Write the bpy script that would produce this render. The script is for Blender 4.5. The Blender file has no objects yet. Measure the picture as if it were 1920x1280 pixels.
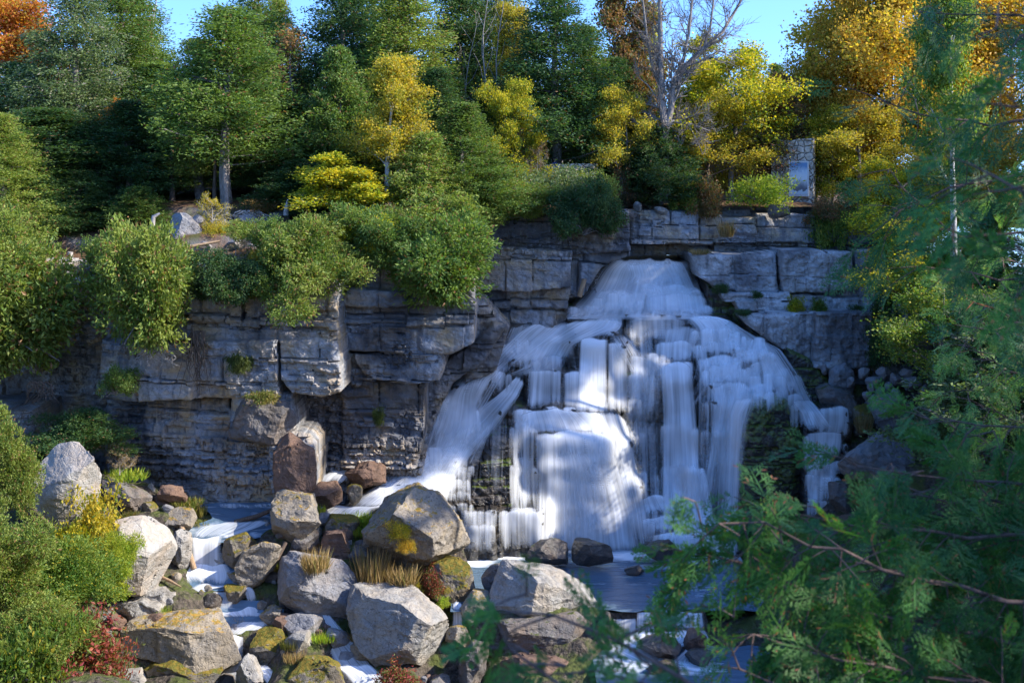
import bpy, math, random
import numpy as np
from mathutils import Vector
random.seed(7)
scene = bpy.context.scene
COL = scene.collection
F = 2400.0; CX = 960.0; HY = 330.0          # camera constants (pixels of the 1920 wide photo)
PI = math.pi

def W(px, py, Y):
    return ((px - CX) / F * Y, Y, -(py - HY) / F * Y)

# ------------------------------------------------------------------ noise
_rs = np.random.RandomState(11)
_perm = np.tile(_rs.permutation(256), 3)
_val = _rs.rand(256)
def vnoise(x, y, z=0.0, seed=0):
    x, y, z = np.broadcast_arrays(np.asarray(x, float), np.asarray(y, float), np.asarray(z, float))
    ix = np.floor(x).astype(np.int64); iy = np.floor(y).astype(np.int64); iz = np.floor(z).astype(np.int64)
    fx = x - ix; fy = y - iy; fz = z - iz
    fx = fx * fx * (3 - 2 * fx); fy = fy * fy * (3 - 2 * fy); fz = fz * fz * (3 - 2 * fz)
    def h(a, b, c):
        return _val[_perm[_perm[_perm[(a + seed * 17) & 255] + (b & 255)] + (c & 255)]]
    def lx(b, c):
        return h(ix, b, c) * (1 - fx) + h(ix + 1, b, c) * fx
    a = lx(iy, iz) * (1 - fy) + lx(iy + 1, iz) * fy
    b = lx(iy, iz + 1) * (1 - fy) + lx(iy + 1, iz + 1) * fy
    return (a * (1 - fz) + b * fz) * 2 - 1
def fbm(x, y, z=0.0, oct=4, seed=0):
    s = 0; a = 1; t = 0
    for k in range(oct):
        s = s + a * vnoise(np.asarray(x) * 2**k, np.asarray(y) * 2**k, np.asarray(z) * 2**k, seed + k * 5)
        t += a; a *= 0.5
    return s / t
def hsh(*a):
    v = np.zeros(np.broadcast(*a).shape, np.int64)
    for q in a:
        v = _perm[(v + np.asarray(q).astype(np.int64)) & 255]
    return _val[v]
def sstep(a, b, x):
    t = np.clip((x - a) / (b - a), 0, 1); return t * t * (3 - 2 * t)

# ------------------------------------------------------------------ mesh helpers
def mesh_np(name, V, Fc, mat=None, parent=None, smooth=False, attrs=None, uv=None):
    """V (n,3); Fc (m,k) equal-sized faces"""
    V = np.ascontiguousarray(V, dtype=np.float32); Fc = np.ascontiguousarray(Fc, dtype=np.int32)
    me = bpy.data.meshes.new(name)
    m, k = Fc.shape
    me.vertices.add(len(V)); me.vertices.foreach_set('co', V.ravel())
    me.loops.add(m * k); me.loops.foreach_set('vertex_index', Fc.ravel())
    me.polygons.add(m); me.polygons.foreach_set('loop_start', np.arange(0, m * k, k, dtype=np.int32))
    me.polygons.foreach_set('use_smooth', np.full(m, smooth, dtype=bool))
    if attrs:
        for an, av in attrs.items():
            at = me.attributes.new(an, 'FLOAT', 'POINT'); at.data.foreach_set('value', np.ascontiguousarray(av, dtype=np.float32))
    if uv is not None:
        l = me.uv_layers.new(name='UVMap'); l.data.foreach_set('uv', np.ascontiguousarray(uv[Fc.ravel()], dtype=np.float32).ravel())
    me.update(calc_edges=True)
    if mat: me.materials.append(mat)
    o = bpy.data.objects.new(name, me); COL.objects.link(o)
    if parent is not None: o.parent = parent
    return o
def grid_faces(nr, nc):
    a = np.arange(nr * nc).reshape(nr, nc)
    return np.stack([a[:-1, :-1], a[1:, :-1], a[1:, 1:], a[:-1, 1:]], -1).reshape(-1, 4)
def tag(o, label=None, cat=None, group=None, kind=None):
    if label: o['label'] = label
    if cat: o['category'] = cat
    if group: o['group'] = group
    if kind: o['kind'] = kind
    return o
def empty(name, loc=(0, 0, 0), rz=0):
    o = bpy.data.objects.new(name, None); COL.objects.link(o); o.location = loc; o.rotation_euler = (0, 0, rz); o.empty_display_size = .3
    return o
class MB:
    def __init__(s): s.v = []; s.f = []; s.n = 0
    def tube(s, pts, rad, sides=6):
        pts = [Vector(p) for p in pts]; base = s.n
        for i, p in enumerate(pts):
            d = (pts[min(i + 1, len(pts) - 1)] - pts[max(i - 1, 0)])
            d = d.normalized() if d.length > 1e-9 else Vector((0, 0, 1))
            u = d.cross(Vector((0.31, 0.9, 0.2))); u = u.normalized() if u.length > 1e-3 else Vector((1, 0, 0)); w = d.cross(u)
            for k in range(sides):
                a = 2 * PI * k / sides
                s.v.append(p + (u * math.cos(a) + w * math.sin(a)) * rad[i])
        for i in range(len(pts) - 1):
            for k in range(sides):
                a = base + i * sides + k; b = base + i * sides + (k + 1) % sides
                s.f.append((a, b, b + sides, a + sides))
        s.n = len(s.v)
    def box(s, c, h, rz=0):
        b = s.n; ca, sa = math.cos(rz), math.sin(rz)
        for dx in (-1, 1):
            for dy in (-1, 1):
                for dz in (-1, 1):
                    x, y, z = dx * h[0], dy * h[1], dz * h[2]
                    s.v.append(Vector((c[0] + x * ca - y * sa, c[1] + x * sa + y * ca, c[2] + z)))
        for q in ((0, 1, 3, 2), (4, 6, 7, 5), (0, 4, 5, 1), (2, 3, 7, 6), (0, 2, 6, 4), (1, 5, 7, 3)):
            s.f.append(tuple(b + i for i in q))
        s.n = len(s.v)
    def build(s, name, mat, parent=None, smooth=True):
        return mesh_np(name, np.array([tuple(v) for v in s.v]), np.array(s.f), mat, parent, smooth)

# ------------------------------------------------------------------ node helpers
class NT:
    def __init__(s, name):
        s.m = bpy.data.materials.new(name); s.m.use_nodes = True; s.t = s.m.node_tree; s.t.nodes.clear()
        s.out = s.n('ShaderNodeOutputMaterial')
    def n(s, typ, **kw):
        nd = s.t.nodes.new(typ)
        for k, v in kw.items(): setattr(nd, k, v)
        return nd
    def l(s, a, b): s.t.links.new(a, b)
    def set(s, inp, v):
        if hasattr(v, 'links') or isinstance(v, bpy.types.NodeSocket): s.l(v, inp)
        else: inp.default_value = v
    def coord(s, kind='Object', scale=(1, 1, 1)):
        tc = s.n('ShaderNodeTexCoord'); mp = s.n('ShaderNodeMapping'); s.l(tc.outputs[kind], mp.inputs[0]); mp.inputs['Scale'].default_value = scale
        return mp.outputs[0]
    def noise(s, vec, scale, detail=4, rough=.6, dist=0):
        q = s.n('ShaderNodeTexNoise'); s.l(vec, q.inputs['Vector']); q.inputs['Scale'].default_value = scale
        q.inputs['Detail'].default_value = detail; q.inputs['Roughness'].default_value = rough; q.inputs['Distortion'].default_value = dist
        return q.outputs['Fac']
    def ramp(s, fac, stops, interp='LINEAR'):
        r = s.n('ShaderNodeValToRGB'); s.l(fac, r.inputs[0]); r.color_ramp.interpolation = interp
        e = r.color_ramp.elements
        while len(e) < len(stops): e.new(0.5)
        for i, (p, c) in enumerate(stops):
            e[i].position = p; e[i].color = (c[0], c[1], c[2], 1) if hasattr(c, '__len__') else (c, c, c, 1)
        return r.outputs[0]
    def mix(s, fac, a, b, mode='MIX'):
        q = s.n('ShaderNodeMix', data_type='RGBA', blend_type=mode)
        s.set(q.inputs[0], fac)
        for i, v in ((6, a), (7, b)):
            if isinstance(v, tuple) and len(v) == 3: v = (*v, 1)
            s.set(q.inputs[i], v)
        return q.outputs[2]
    def math(s, op, a, b=None, clamp=False):
        q = s.n('ShaderNodeMath', operation=op, use_clamp=clamp); s.set(q.inputs[0], a)
        if b is not None: s.set(q.inputs[1], b)
        return q.outputs[0]
    def attr(s, name, typ='GEOMETRY'):
        q = s.n('ShaderNodeAttribute', attribute_type=typ, attribute_name=name); return q
    def bump(s, h, strength, dist, nrm=None):
        b = s.n('ShaderNodeBump'); s.l(h, b.inputs['Height']); b.inputs['Strength'].default_value = strength; b.inputs['Distance'].default_value = dist
        if nrm is not None: s.l(nrm, b.inputs['Normal'])
        return b.outputs[0]
    def bsdf(s, color, rough=.8, normal=None, spec=.3, **kw):
        p = s.n('ShaderNodeBsdfPrincipled'); s.set(p.inputs['Base Color'], (*color, 1) if isinstance(color, tuple) else color)
        s.set(p.inputs['Roughness'], rough); p.inputs['Specular IOR Level'].default_value = spec
        if normal is not None: s.l(normal, p.inputs['Normal'])
        for k, v in kw.items(): s.set(p.inputs[k], v)
        return p.outputs[0]
    def done(s, sh): s.l(sh, s.out.inputs[0]); return s.m

def mat_rock(name, base, dark, warm, stain=.5, moss=0.0, lichen=.4, scale=1.0, moss_c=(.05, .075, .015), rough=.85, attr_moss=False, spec=.25, stripes=0.0, attr_stain=False):
    t = NT(name)
    c = t.coord('Object', (scale,) * 3)
    n1 = t.noise(c, .55, 6, .65); n2 = t.noise(c, 2.7, 5, .7, .6); n3 = t.noise(c, 11, 4, .7); n4 = t.noise(c, .23, 3, .5, .5)
    col = t.mix(t.ramp(n2, [(.3, 0), (.7, 1)]), tuple(v * .72 for v in base), tuple(min(1, v * 1.25) for v in base))
    col = t.mix(t.ramp(n1, [(.42, 0), (.62, 1)]), col, warm)
    col = t.mix(t.math('MULTIPLY', t.ramp(n4, [(.5, 0), (.64, 1)]), stain), col, dark)
    # rain streaks running down the face
    cs = t.coord('Object', (1.6 * scale, 1.6 * scale, .16 * scale)); n5 = t.noise(cs, 1.0, 5, .65)
    if attr_stain: n5 = t.math('ADD', n5, t.math('MULTIPLY', t.attr('moss').outputs['Fac'], .3))
    col = t.mix(t.math('MULTIPLY', t.ramp(n5, [(.53, 0), (.66, 1)]), stain * .8), col, dark)
    if stripes:
        cz = t.coord('Object', (.12, .12, 2.2)); n6 = t.noise(cz, 1.0, 3, .6)
        col = t.mix(t.math('MULTIPLY', t.ramp(n6, [(.45, 0), (.6, 1)]), stripes), col, tuple(v * .6 for v in base))
    n7 = t.noise(c, 5.5, 3, .75, .3)
    col = t.mix(t.math('MULTIPLY', t.ramp(n7, [(.56, 0), (.62, 1)]), lichen), col, tuple(v * .35 for v in base))
    col = t.mix(t.math('MULTIPLY', t.ramp(n3, [(.62, 0), (.7, 1)]), lichen * .6), col, tuple(min(.8, v * 1.7) for v in base))
    if moss or attr_moss:
        g = t.n('ShaderNodeNewGeometry'); sx = t.n('ShaderNodeSeparateXYZ'); t.l(g.outputs['Normal'], sx.inputs[0])
        up = t.math('MULTIPLY', sx.outputs[2], .38)
        mf = t.math('ADD', t.noise(c, 1.3, 5, .7), up)
        if attr_moss:
            mf = t.math('ADD', mf, t.math('SUBTRACT', t.attr('moss').outputs['Fac'], .17))
        lo = .95 - moss * .45
        mcol = t.mix(t.ramp(t.noise(c, 4.3, 3), [(.4, 0), (.6, 1)]), moss_c, (moss_c[0] * 1.9, moss_c[1] * 1.25, moss_c[2]))
        col = t.mix(t.ramp(mf, [(lo, 0), (min(1, lo + .09), 1)]), col, mcol)
    vr = t.n('ShaderNodeTexVoronoi', feature='DISTANCE_TO_EDGE'); t.l(c, vr.inputs['Vector']); vr.inputs['Scale'].default_value = 1.9
    h = t.math('ADD', t.math('MULTIPLY', n3, .25), n2)
    h = t.math('ADD', h, t.math('MULTIPLY', t.ramp(vr.outputs['Distance'], [(0, 0), (.05, 1)]), .18))
    nb = t.bump(h, .9, .11)
    return t.done(t.bsdf(col, rough, nb, spec))

M = {}
M['cliff'] = mat_rock('limestone_cliff', (.34, .35, .37), (.032, .036, .046), (.46, .34, .2), stain=.82, moss=.0, lichen=.5, stripes=.4, attr_stain=True)
M['cliff_right'] = mat_rock('pale_limestone', (.45, .455, .46), (.06, .062, .07), (.27, .26, .25), stain=.75, lichen=.35)
M['wet'] = mat_rock('wet_rock', (.05, .048, .045), (.016, .016, .018), (.06, .045, .03), stain=.6, moss=.3, lichen=.3, rough=.35, attr_moss=True, spec=.6, moss_c=(.05, .085, .012))
M['boulder'] = mat_rock('pale_boulder', (.31, .30, .28), (.07, .065, .06), (.37, .32, .26), stain=.45, lichen=.5, scale=1.3)
M['boulder_smooth'] = mat_rock('smooth_pale_boulder', (.37, .355, .33), (.2, .19, .18), (.43, .35, .27), stain=.2, lichen=.16, scale=1.0)
M['boulder_lichen'] = mat_rock('lichened_boulder', (.27, .24, .2), (.06, .055, .05), (.33, .27, .19), stain=.5, lichen=.75, moss=.3, scale=1.5, moss_c=(.2, .17, .04))
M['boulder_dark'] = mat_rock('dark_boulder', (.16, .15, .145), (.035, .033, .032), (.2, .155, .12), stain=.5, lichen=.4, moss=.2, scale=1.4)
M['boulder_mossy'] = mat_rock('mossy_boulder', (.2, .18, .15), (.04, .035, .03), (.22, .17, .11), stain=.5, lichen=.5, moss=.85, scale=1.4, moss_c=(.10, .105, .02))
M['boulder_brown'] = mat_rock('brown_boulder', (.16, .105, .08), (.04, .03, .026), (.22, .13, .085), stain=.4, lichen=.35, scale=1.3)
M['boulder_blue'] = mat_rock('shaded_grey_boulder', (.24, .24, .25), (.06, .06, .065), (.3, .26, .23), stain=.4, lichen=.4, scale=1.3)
M['boulder_wet'] = mat_rock('wet_boulder', (.085, .075, .065), (.025, .024, .024), (.12, .085, .06), stain=.5, lichen=.35, moss=.15, rough=.35, spec=.6, scale=1.4)

# ------------------------------------------------------------------ fields: depth of a rock face as a function of x and z
class Field:
    def __init__(s, x0, x1, z0, z1, step, back, strata=1.0, seed=0, warp=.25):
        s.xs = np.arange(x0, x1, step); s.zs = np.arange(z1, z0, -step); s.step = step; s.back = back
        s.X, s.Z = np.meshgrid(s.xs, s.zs)
        s.Y = np.full(s.X.shape, back, float); s.moss = np.zeros_like(s.Y); s.seed = seed
        s.wx = s.X + warp * fbm(s.X * .55, s.Z * .55, 1.3, 4, seed + 3); s.wz = s.Z + warp * .8 * fbm(s.X * .5, s.Z * .6, 5.3, 4, seed + 9)
    def slab(s, poly, Y, k=0.0, r=.35, rs=None, moss=0.0, bulge=0.0, hang=0.0):
        """a block of rock whose front has the outline poly (photo pixels at depth Y). k: slant dY/dx; r: rounding of the edge; hang: how far the foot recedes per metre"""
        P = np.array([(W(a, b, Y)[0], W(a, b, Y)[2]) for a, b in poly])
        m = .6
        jx = np.where((s.xs > P[:, 0].min() - m) & (s.xs < P[:, 0].max() + m))[0]; jz = np.where((s.zs > P[:, 1].min() - m) & (s.zs < P[:, 1].max() + m))[0]
        if len(jx) == 0 or len(jz) == 0: return
        sl = (slice(jz[0], jz[-1] + 1), slice(jx[0], jx[-1] + 1))
        x = s.wx[sl]; z = s.wz[sl]
        inside = np.zeros(x.shape, bool); d = np.full(x.shape, 1e9)
        n = len(P)
        for i in range(n):
            a = P[i]; b = P[(i + 1) % n]
            e = b - a; w0 = x - a[0]; w1 = z - a[1]; t = np.clip((w0 * e[0] + w1 * e[1]) / (e @ e + 1e-12), 0, 1)
            dd = np.hypot(w0 - t * e[0], w1 - t * e[1]); d = np.minimum(d, dd)
            if a[1] != b[1]:
                c = ((a[1] > z) != (b[1] > z)) & (x < (b[0] - a[0]) * (z - a[1]) / (b[1] - a[1]) + a[0]); inside ^= c
        q = np.clip(1 - d / r, 0, 1); yy = Y + k * (s.X[sl] - P[:, 0].mean()) + r * (1 - np.sqrt(np.clip(1 - q * q, 0, 1))) 
        if bulge:
            yy = yy + bulge * (1 - np.sqrt(np.clip(1 - np.clip(np.abs(s.X[sl] - P[:, 0].mean()) / (np.ptp(P[:, 0]) * .55), 0, 1)**2, 0, 1)))
        if hang: yy = yy + hang * (P[:, 1].max() - s.Z[sl])
        cur = s.Y[sl]; hit = inside & (yy < cur)
        cur[hit] = yy[hit]; s.moss[sl][hit] = moss
    def detail(s, beds, joint, amp, crack=.12, crackw=.05, fine=.05, dip=.02):
        x = s.X; z = s.Z + dip * s.X + .28 * fbm(s.X * .12, s.Z * .12, 2.1, 3, s.seed + 21)
        rs = np.random.RandomState(s.seed + 5); lo = s.zs[-1] - 3; ed = [lo]
        while ed[-1] < s.zs[0] + 3:
            ed.append(ed[-1] + beds[rs.randint(len(beds))] * rs.uniform(.7, 1.3))
        ed = np.array(ed); cb = np.floor((x + .5 * fbm(x * .5, z * .5, 3, 3, s.seed + 31)) / 1.9); zz = z + .07 * fbm(x * 1.3, z * 1.3, 0, 3, s.seed + 33) + (hsh(cb, cb * 0 + 4) - .5) * .22 + (hsh(np.floor(cb / 3), cb * 0 + 7) - .5) * .3
        b = np.searchsorted(ed, zz) - 1; th = ed[np.clip(b + 1, 0, len(ed) - 1)] - ed[np.clip(b, 0, len(ed) - 1)]
        zt = zz - ed[np.clip(b, 0, len(ed) - 1)]; db = np.minimum(zt, th - zt)
        jw = joint * (.45 + 1.1 * hsh(b, b * 0 + 3)) * np.clip(th / .5, .5, 1.6)
        u = (x + .1 * fbm(x * 2, z * 2, 7, 3, s.seed + 41)) / jw + 13 * hsh(b, b * 0 + 9); u = u + .22 * np.sin(u * 2.1 + b)
        j = np.floor(u); du = np.minimum(u - j, 1 - (u - j)) * jw
        off = (hsh(b, j) - .5) * amp + (hsh(b, b * 0 + 1) - .5) * amp * 1.1
        tilt = (hsh(b, j, b * 0 + 5) - .5) * .25 * (u - j - .5) + (hsh(b, j, b * 0 + 6) - .6) * .25 * zt
        cr = crack * (1 - sstep(0, crackw, db)) * (hsh(b, b * 0 + 12) > .25) + crack * .8 * (1 - sstep(0, crackw, du)) * (hsh(b, j, b * 0 + 2) > .3)
        s.D = off + tilt * .5 + cr + fine * fbm(x * 3, z * 3.6, 0, 4, s.seed + 51) + .16 * fbm(x * .45, z * .5, 0, 3, s.seed + 61)
    def apply(s): s.Y = np.where(s.Y < s.back - .01, s.Y + s.D, s.Y)
    def mesh(s, name, mat, sel=None, drop=True):
        V = np.stack([s.X, s.Y, s.Z], -1).reshape(-1, 3); nr, nc = s.X.shape
        Fc = grid_faces(nr, nc)
        keep = np.ones(len(Fc), bool)
        if drop:
            bk = (s.Y >= s.back - .01).ravel(); keep = ~bk[Fc].all(1)
        if sel is not None: keep &= sel[Fc].any(1)
        Fc = Fc[keep]
        use = np.zeros(len(V), bool); use[Fc.ravel()] = True; idx = np.cumsum(use) - 1
        return mesh_np(name, V[use], idx[Fc], mat, None, False, {'moss': s.moss.ravel()[use]})
    def at(s, x, z):
        fx = np.clip((x - s.xs[0]) / s.step, 0, len(s.xs) - 1.001); fz = np.clip((s.zs[0] - z) / s.step, 0, len(s.zs) - 1.001)
        i = fx.astype(int); j = fz.astype(int)
        return s.Y[j, i]
# ================================================================== THE GORGE WALLS
def xat(px, Y): return (px - CX) / F * Y
cliff = Field(-44, 24.5, -24, -1.2, .065, 90.0, seed=3, warp=.16)
S = cliff.slab
# left wall, set in steps that come forward towards their right-hand corners
S([(-420, 487), (205, 487), (205, 900), (-420, 900)], 73.5, 0, .3)
S([(-420, 488), (70, 486), (196, 489), (200, 505), (150, 514), (-420, 512)], 70.3, 0, .15)
S([(-420, 512), (60, 515), (110, 520), (130, 560), (60, 620), (-420, 600)], 71.6, 0, .3)
S([(140, 515), (196, 512), (196, 568), (150, 566)], 70.2, 0, .2)
S([(150, 570), (194, 570), (190, 640), (166, 648)], 70.6, 0, .2)
S([(-420, 640), (60, 650), (70, 700), (-420, 720)], 71.0, 0, .2)
S([(-420, 768), (58, 770), (62, 800), (68, 838), (-420, 850)], 69.0, 0, .2)
S([(190, 492), (640, 478), (640, 578), (184, 600)], 68.8, -.16, .3)
S([(350, 560), (455, 560), (455, 606), (352, 602)], 68.2, -.16, .2)
S([(458, 556), (560, 560), (560, 602), (458, 606)], 68.0, -.16, .15)
S([(560, 566), (640, 572), (640, 604), (560, 602)], 68.3, -.16, .15)
S([(184, 596), (640, 600), (640, 640), (184, 640)], 68.3, -.16, .2)
S([(183, 640), (360, 648), (372, 700), (360, 750), (183, 755)], 67.75, -.14, .25, hang=-.05)
S([(360, 640), (522, 636), (524, 745), (360, 752)], 67.6, -.14, .2)
S([(522, 622), (636, 612), (640, 640), (522, 645)], 67.4, -.14, .15)
S([(522, 640), (636, 632), (641, 700), (640, 735), (604, 743), (545, 738), (524, 712)], 67.1, -.18, .25)
S([(190, 748), (430, 745), (430, 840), (190, 850)], 69.3, -.12, .3, moss=.3)
S([(190, 810), (556, 742), (560, 948), (190, 960)], 68.9, -.12, .4)
S([(640, 476), (650, 478), (650, 960), (540, 960), (540, 730), (640, 730)], 71.6, 0, .2, moss=.5)
S([(425, 738), (470, 726), (545, 740), (556, 800), (545, 826), (470, 830), (425, 820)], 67.55, 0, .9, moss=.25)
S([(500, 828), (520, 815), (575, 817), (590, 835), (592, 900), (585, 940), (508, 940)], 67.2, 0, .8)
S([(640, 452), (892, 452), (892, 585), (640, 575)], 70.6, -.2, .3)
S([(640, 540), (800, 546), (812, 566), (720, 578), (640, 574)], 69.7, -.1, .2)
S([(640, 570), (890, 575), (890, 620), (640, 606)], 70.5, -.14, .12)
S([(636, 600), (888, 600), (890, 642), (846, 665), (800, 668), (740, 664), (636, 660)], 70.0, -.14, .25, hang=-.04)
S([(662, 664), (830, 664), (836, 690), (826, 712), (760, 724), (690, 716), (668, 690)], 70.2, -.12, .25)
S([(636, 660), (700, 662), (700, 745), (636, 745)], 71.0, -.1, .2)
S([(640, 716), (800, 716), (798, 800), (780, 880), (640, 880)], 71.1, -.08, .2)
S([(560, 850), (800, 845), (780, 965), (560, 965)], 71.7, 0, .3)
S([(790, 718), (850, 668), (892, 640), (925, 604), (952, 610), (905, 680), (850, 720), (800, 830), (784, 880)], 73.6, 0, .5, moss=.2)
S([(876, 560), (905, 560), (955, 615), (930, 700), (870, 720)], 74.5, 0, .4, moss=.3)
# middle wall behind the brink
S([(890, 415), (1060, 402), (1180, 396), (1182, 470), (1070, 478), (890, 480)], 77.6, -.12, .25, moss=.6)
S([(888, 458), (1072, 470), (1070, 540), (985, 548), (888, 545)], 76.8, -.16, .2, hang=-.03)
S([(1068, 470), (1182, 462), (1180, 478), (1130, 500), (1096, 556), (1068, 560)], 78.0, -.12, .15)
S([(1128, 450), (1182, 446), (1182, 466), (1128, 470)], 77.4, -.1, .15)
S([(1150, 412), (1182, 410), (1182, 448), (1150, 450)], 77.7, 0, .15)
S([(888, 540), (1072, 540), (1060, 600), (1000, 640), (920, 650), (888, 600)], 77.7, -.06, .15, moss=.1)
S([(870, 590), (960, 600), (930, 720), (860, 720)], 78.4, 0, .3, moss=.3)
S([(1130, 380), (1540, 384), (1540, 480), (1130, 480)], 82.2, 0, .3)
S([(1183, 392), (1312, 396), (1312, 452), (1183, 450)], 80.3, -.1, .25)
S([(1313, 402), (1356, 400), (1356, 450), (1313, 452)], 80.7, 0, .2)
S([(1354, 408), (1420, 406), (1420, 440), (1354, 442)], 80.5, 0, .2)
S([(1418, 398), (1530, 402), (1534, 438), (1418, 440)], 80.8, 0, .2)
S([(1183, 450), (1340, 452), (1340, 460), (1183, 458)], 80.0, 0, .1)
S([(1320, 438), (1536, 436), (1536, 454), (1320, 456)], 80.7, 0, .1)
S([(1340, 456), (1536, 452), (1536, 478), (1340, 478)], 81.3, 0, .1)
S([(1500, 420), (1690, 430), (1690, 800), (1560, 800), (1500, 600)], 80.6, 0, .5, moss=.35)
cliff.detail([.14, .2, .26, .34], .62, .30, .07, .07, .10, .03); Dl = cliff.D.copy(); Dl += .12 * fbm(cliff.X * 2.2, cliff.Z * 2.2, 9, 4, 91)
cliff.detail([.15, .25, .5, .9, 1.4, 2.0], 1.8, .36, .26, .085, .11, .025)
cliff.D += .10 * np.abs(fbm(cliff.X * 1.1, cliff.Z * 1.5, 4, 4, 88)) * 2 - .08
mk_ = np.clip(sstep(-12.2, -13.4, cliff.Z + 1.6 * fbm(cliff.X * .35, cliff.Z * .35, 0, 3, 66)) * (cliff.X < 2) + .9 * sstep(.1, .3, fbm(cliff.X * .16, cliff.Z * .7, 2, 3, 67)), 0, 1)
cliff.D = cliff.D * (1 - mk_) + Dl * mk_
left_Y = cliff.Y.copy()
cliff.apply()
o = cliff.mesh('cliff', M['cliff']); tag(o, kind='structure')

rcl = Field(10.5, 27.5, -17, -3.5, .06, 90.0, seed=8, warp=.22)
S = rcl.slab
S([(1330, 535), (1650, 530), (1650, 600), (1380, 600)], 78.4, 0, .2, moss=.25)
S([(1296, 480), (1380, 476), (1385, 545), (1340, 540), (1310, 520)], 77.9, 0, .3)
S([(1378, 476), (1460, 475), (1463, 550), (1380, 547)], 77.7, .05, .3)
S([(1462, 470), (1545, 470), (1560, 480), (1556, 552), (1470, 550)], 77.4, .05, .35)
S([(1552, 472), (1602, 472), (1602, 545), (1556, 550)], 77.7, .1, .3)
S([(1604, 466), (1648, 466), (1648, 550), (1604, 548)], 78.3, 0, .25)
S([(1352, 550), (1480, 546), (1484, 563), (1360, 566)], 77.3, 0, .12, moss=.1)
S([(1380, 565), (1420, 562), (1422, 584), (1386, 584)], 76.9, 0, .12)
S([(1420, 560), (1480, 566), (1484, 586), (1420, 586)], 77.2, 0, .12)
S([(1484, 552), (1560, 556), (1560, 588), (1484, 588)], 77.8, 0, .15, moss=.2)
S([(1560, 560), (1650, 556), (1650, 588), (1560, 588)], 77.7, 0, .15, moss=.1)
S([(1384, 590), (1450, 586), (1530, 587), (1530, 650), (1530, 690), (1500, 680), (1440, 640), (1400, 610)], 76.2, .05, .35, bulge=.3)
S([(1528, 587), (1640, 584), (1640, 632), (1528, 634)], 76.0, .04, .2)
S([(1528, 628), (1642, 628), (1638, 690), (1560, 698), (1528, 690)], 75.8, .04, .25, bulge=.2)
S([(1560, 660), (1700, 560), (1800, 560), (1800, 800), (1560, 800)], 77.8, 0, .5, moss=.3)
rcl.detail([.5, .9, 1.5, 2.2], 2.3, .16, .12, .07, .15, .0)
rcl.D += .22 * fbm(rcl.X * 1.7, rcl.Z * .45, 3, 4, 77)
rcl.apply()
tag(rcl.mesh('pale_cliff', M['cliff_right']), kind='structure')

# ================================================================== THE STEPPED ROCK UNDER THE FALLS
cas = Field(-11.5, 23, -22.6, -4.9, .06, 86.0, seed=14, warp=.10)
S = cas.slab
S([(1142, 491), (1290, 489), (1322, 545), (1345, 620), (1040, 620), (1100, 530)], 80.2, 0, .5)
S([(1192, 532), (1312, 530), (1330, 600), (1180, 600)], 79.5, 0, .25)
S([(1110, 541), (1205, 541), (1200, 610), (1070, 610)], 79.2, 0, .4)
S([(1203, 550), (1332, 548), (1345, 610), (1190, 610)], 78.9, 0, .2)
S([(940, 606), (1050, 593), (1410, 592), (1470, 660), (1520, 760), (1560, 1000), (780, 1000), (880, 690)], 78.0, 0, .5)
S([(1060, 594), (1174, 592), (1170, 700), (1040, 700)], 77.6, 0, .4)
S([(1172, 591), (1292, 591), (1296, 760), (1168, 760)], 77.2, 0, .2)
S([(1286, 591), (1362, 592), (1392, 615), (1402, 760), (1290, 760)], 77.0, 0, .5, bulge=.5)
S([(948, 606), (1026, 604), (1030, 720), (920, 720)], 77.3, 0, .3)
S([(925, 650), (1030, 650), (1060, 760), (860, 760)], 76.6, 0, .4)
S([(1066, 640), (1078, 626), (1096, 626), (1110, 650), (1110, 770), (1066, 770)], 75.9, 0, .4)
S([(1084, 634), (1142, 633), (1146, 820), (1076, 820)], 75.6, 0, .4, bulge=.3)
S([(1138, 640), (1180, 640), (1182, 820), (1138, 820)], 76.0, 0, .3, bulge=.25)
S([(1130, 630), (1136, 622), (1152, 621), (1162, 628), (1160, 640), (1130, 640)], 76.1, 0, .25)
S([(1228, 640), (1304, 639), (1306, 800), (1226, 800)], 76.5, 0, .2)
S([(1184, 660), (1258, 659), (1260, 900), (1180, 900)], 76.2, 0, .2)
S([(1230, 678), (1300, 677), (1306, 1060), (1226, 1060)], 75.3, 0, .3, bulge=.3)
S([(1170, 700), (1232, 700), (1240, 1060), (1170, 1060)], 75.7, 0, .4, moss=.25)
S([(1305, 664), (1393, 665), (1400, 800), (1304, 800)], 76.0, 0, .2)
S([(1312, 684), (1412, 683), (1418, 850), (1310, 850)], 75.5, 0, .2)
S([(1320, 716), (1416, 714), (1420, 1060), (1316, 1060)], 74.9, 0, .3)
S([(1392, 634), (1440, 634), (1470, 680), (1470, 800), (1390, 800)], 76.3, 0, .3)
S([(1370, 653), (1462, 652), (1500, 700), (1500, 800), (1370, 800)], 75.8, 0, .3)
S([(1396, 676), (1474, 674), (1510, 730), (1516, 850), (1396, 850)], 75.2, 0, .3)
S([(1430, 660), (1445, 657), (1462, 672), (1460, 700), (1430, 700)], 75.1, 0, .25)
S([(1452, 720), (1470, 714), (1490, 724), (1500, 760), (1450, 760)], 74.6, 0, .3)
S([(1418, 742), (1440, 724), (1462, 722), (1480, 742), (1480, 790), (1416, 790)], 74.3, 0, .4)
S([(1398, 760), (1412, 746), (1440, 742), (1480, 748), (1500, 770), (1506, 830), (1508, 1010), (1388, 1010), (1392, 800)], 73.0, 0, .7, moss=.42)
S([(1480, 760), (1500, 752), (1512, 770), (1516, 810), (1484, 810)], 73.8, 0, .5)
S([(1500, 770), (1560, 764), (1600, 780), (1610, 1010), (1500, 1010)], 74.4, 0, .5)
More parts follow.
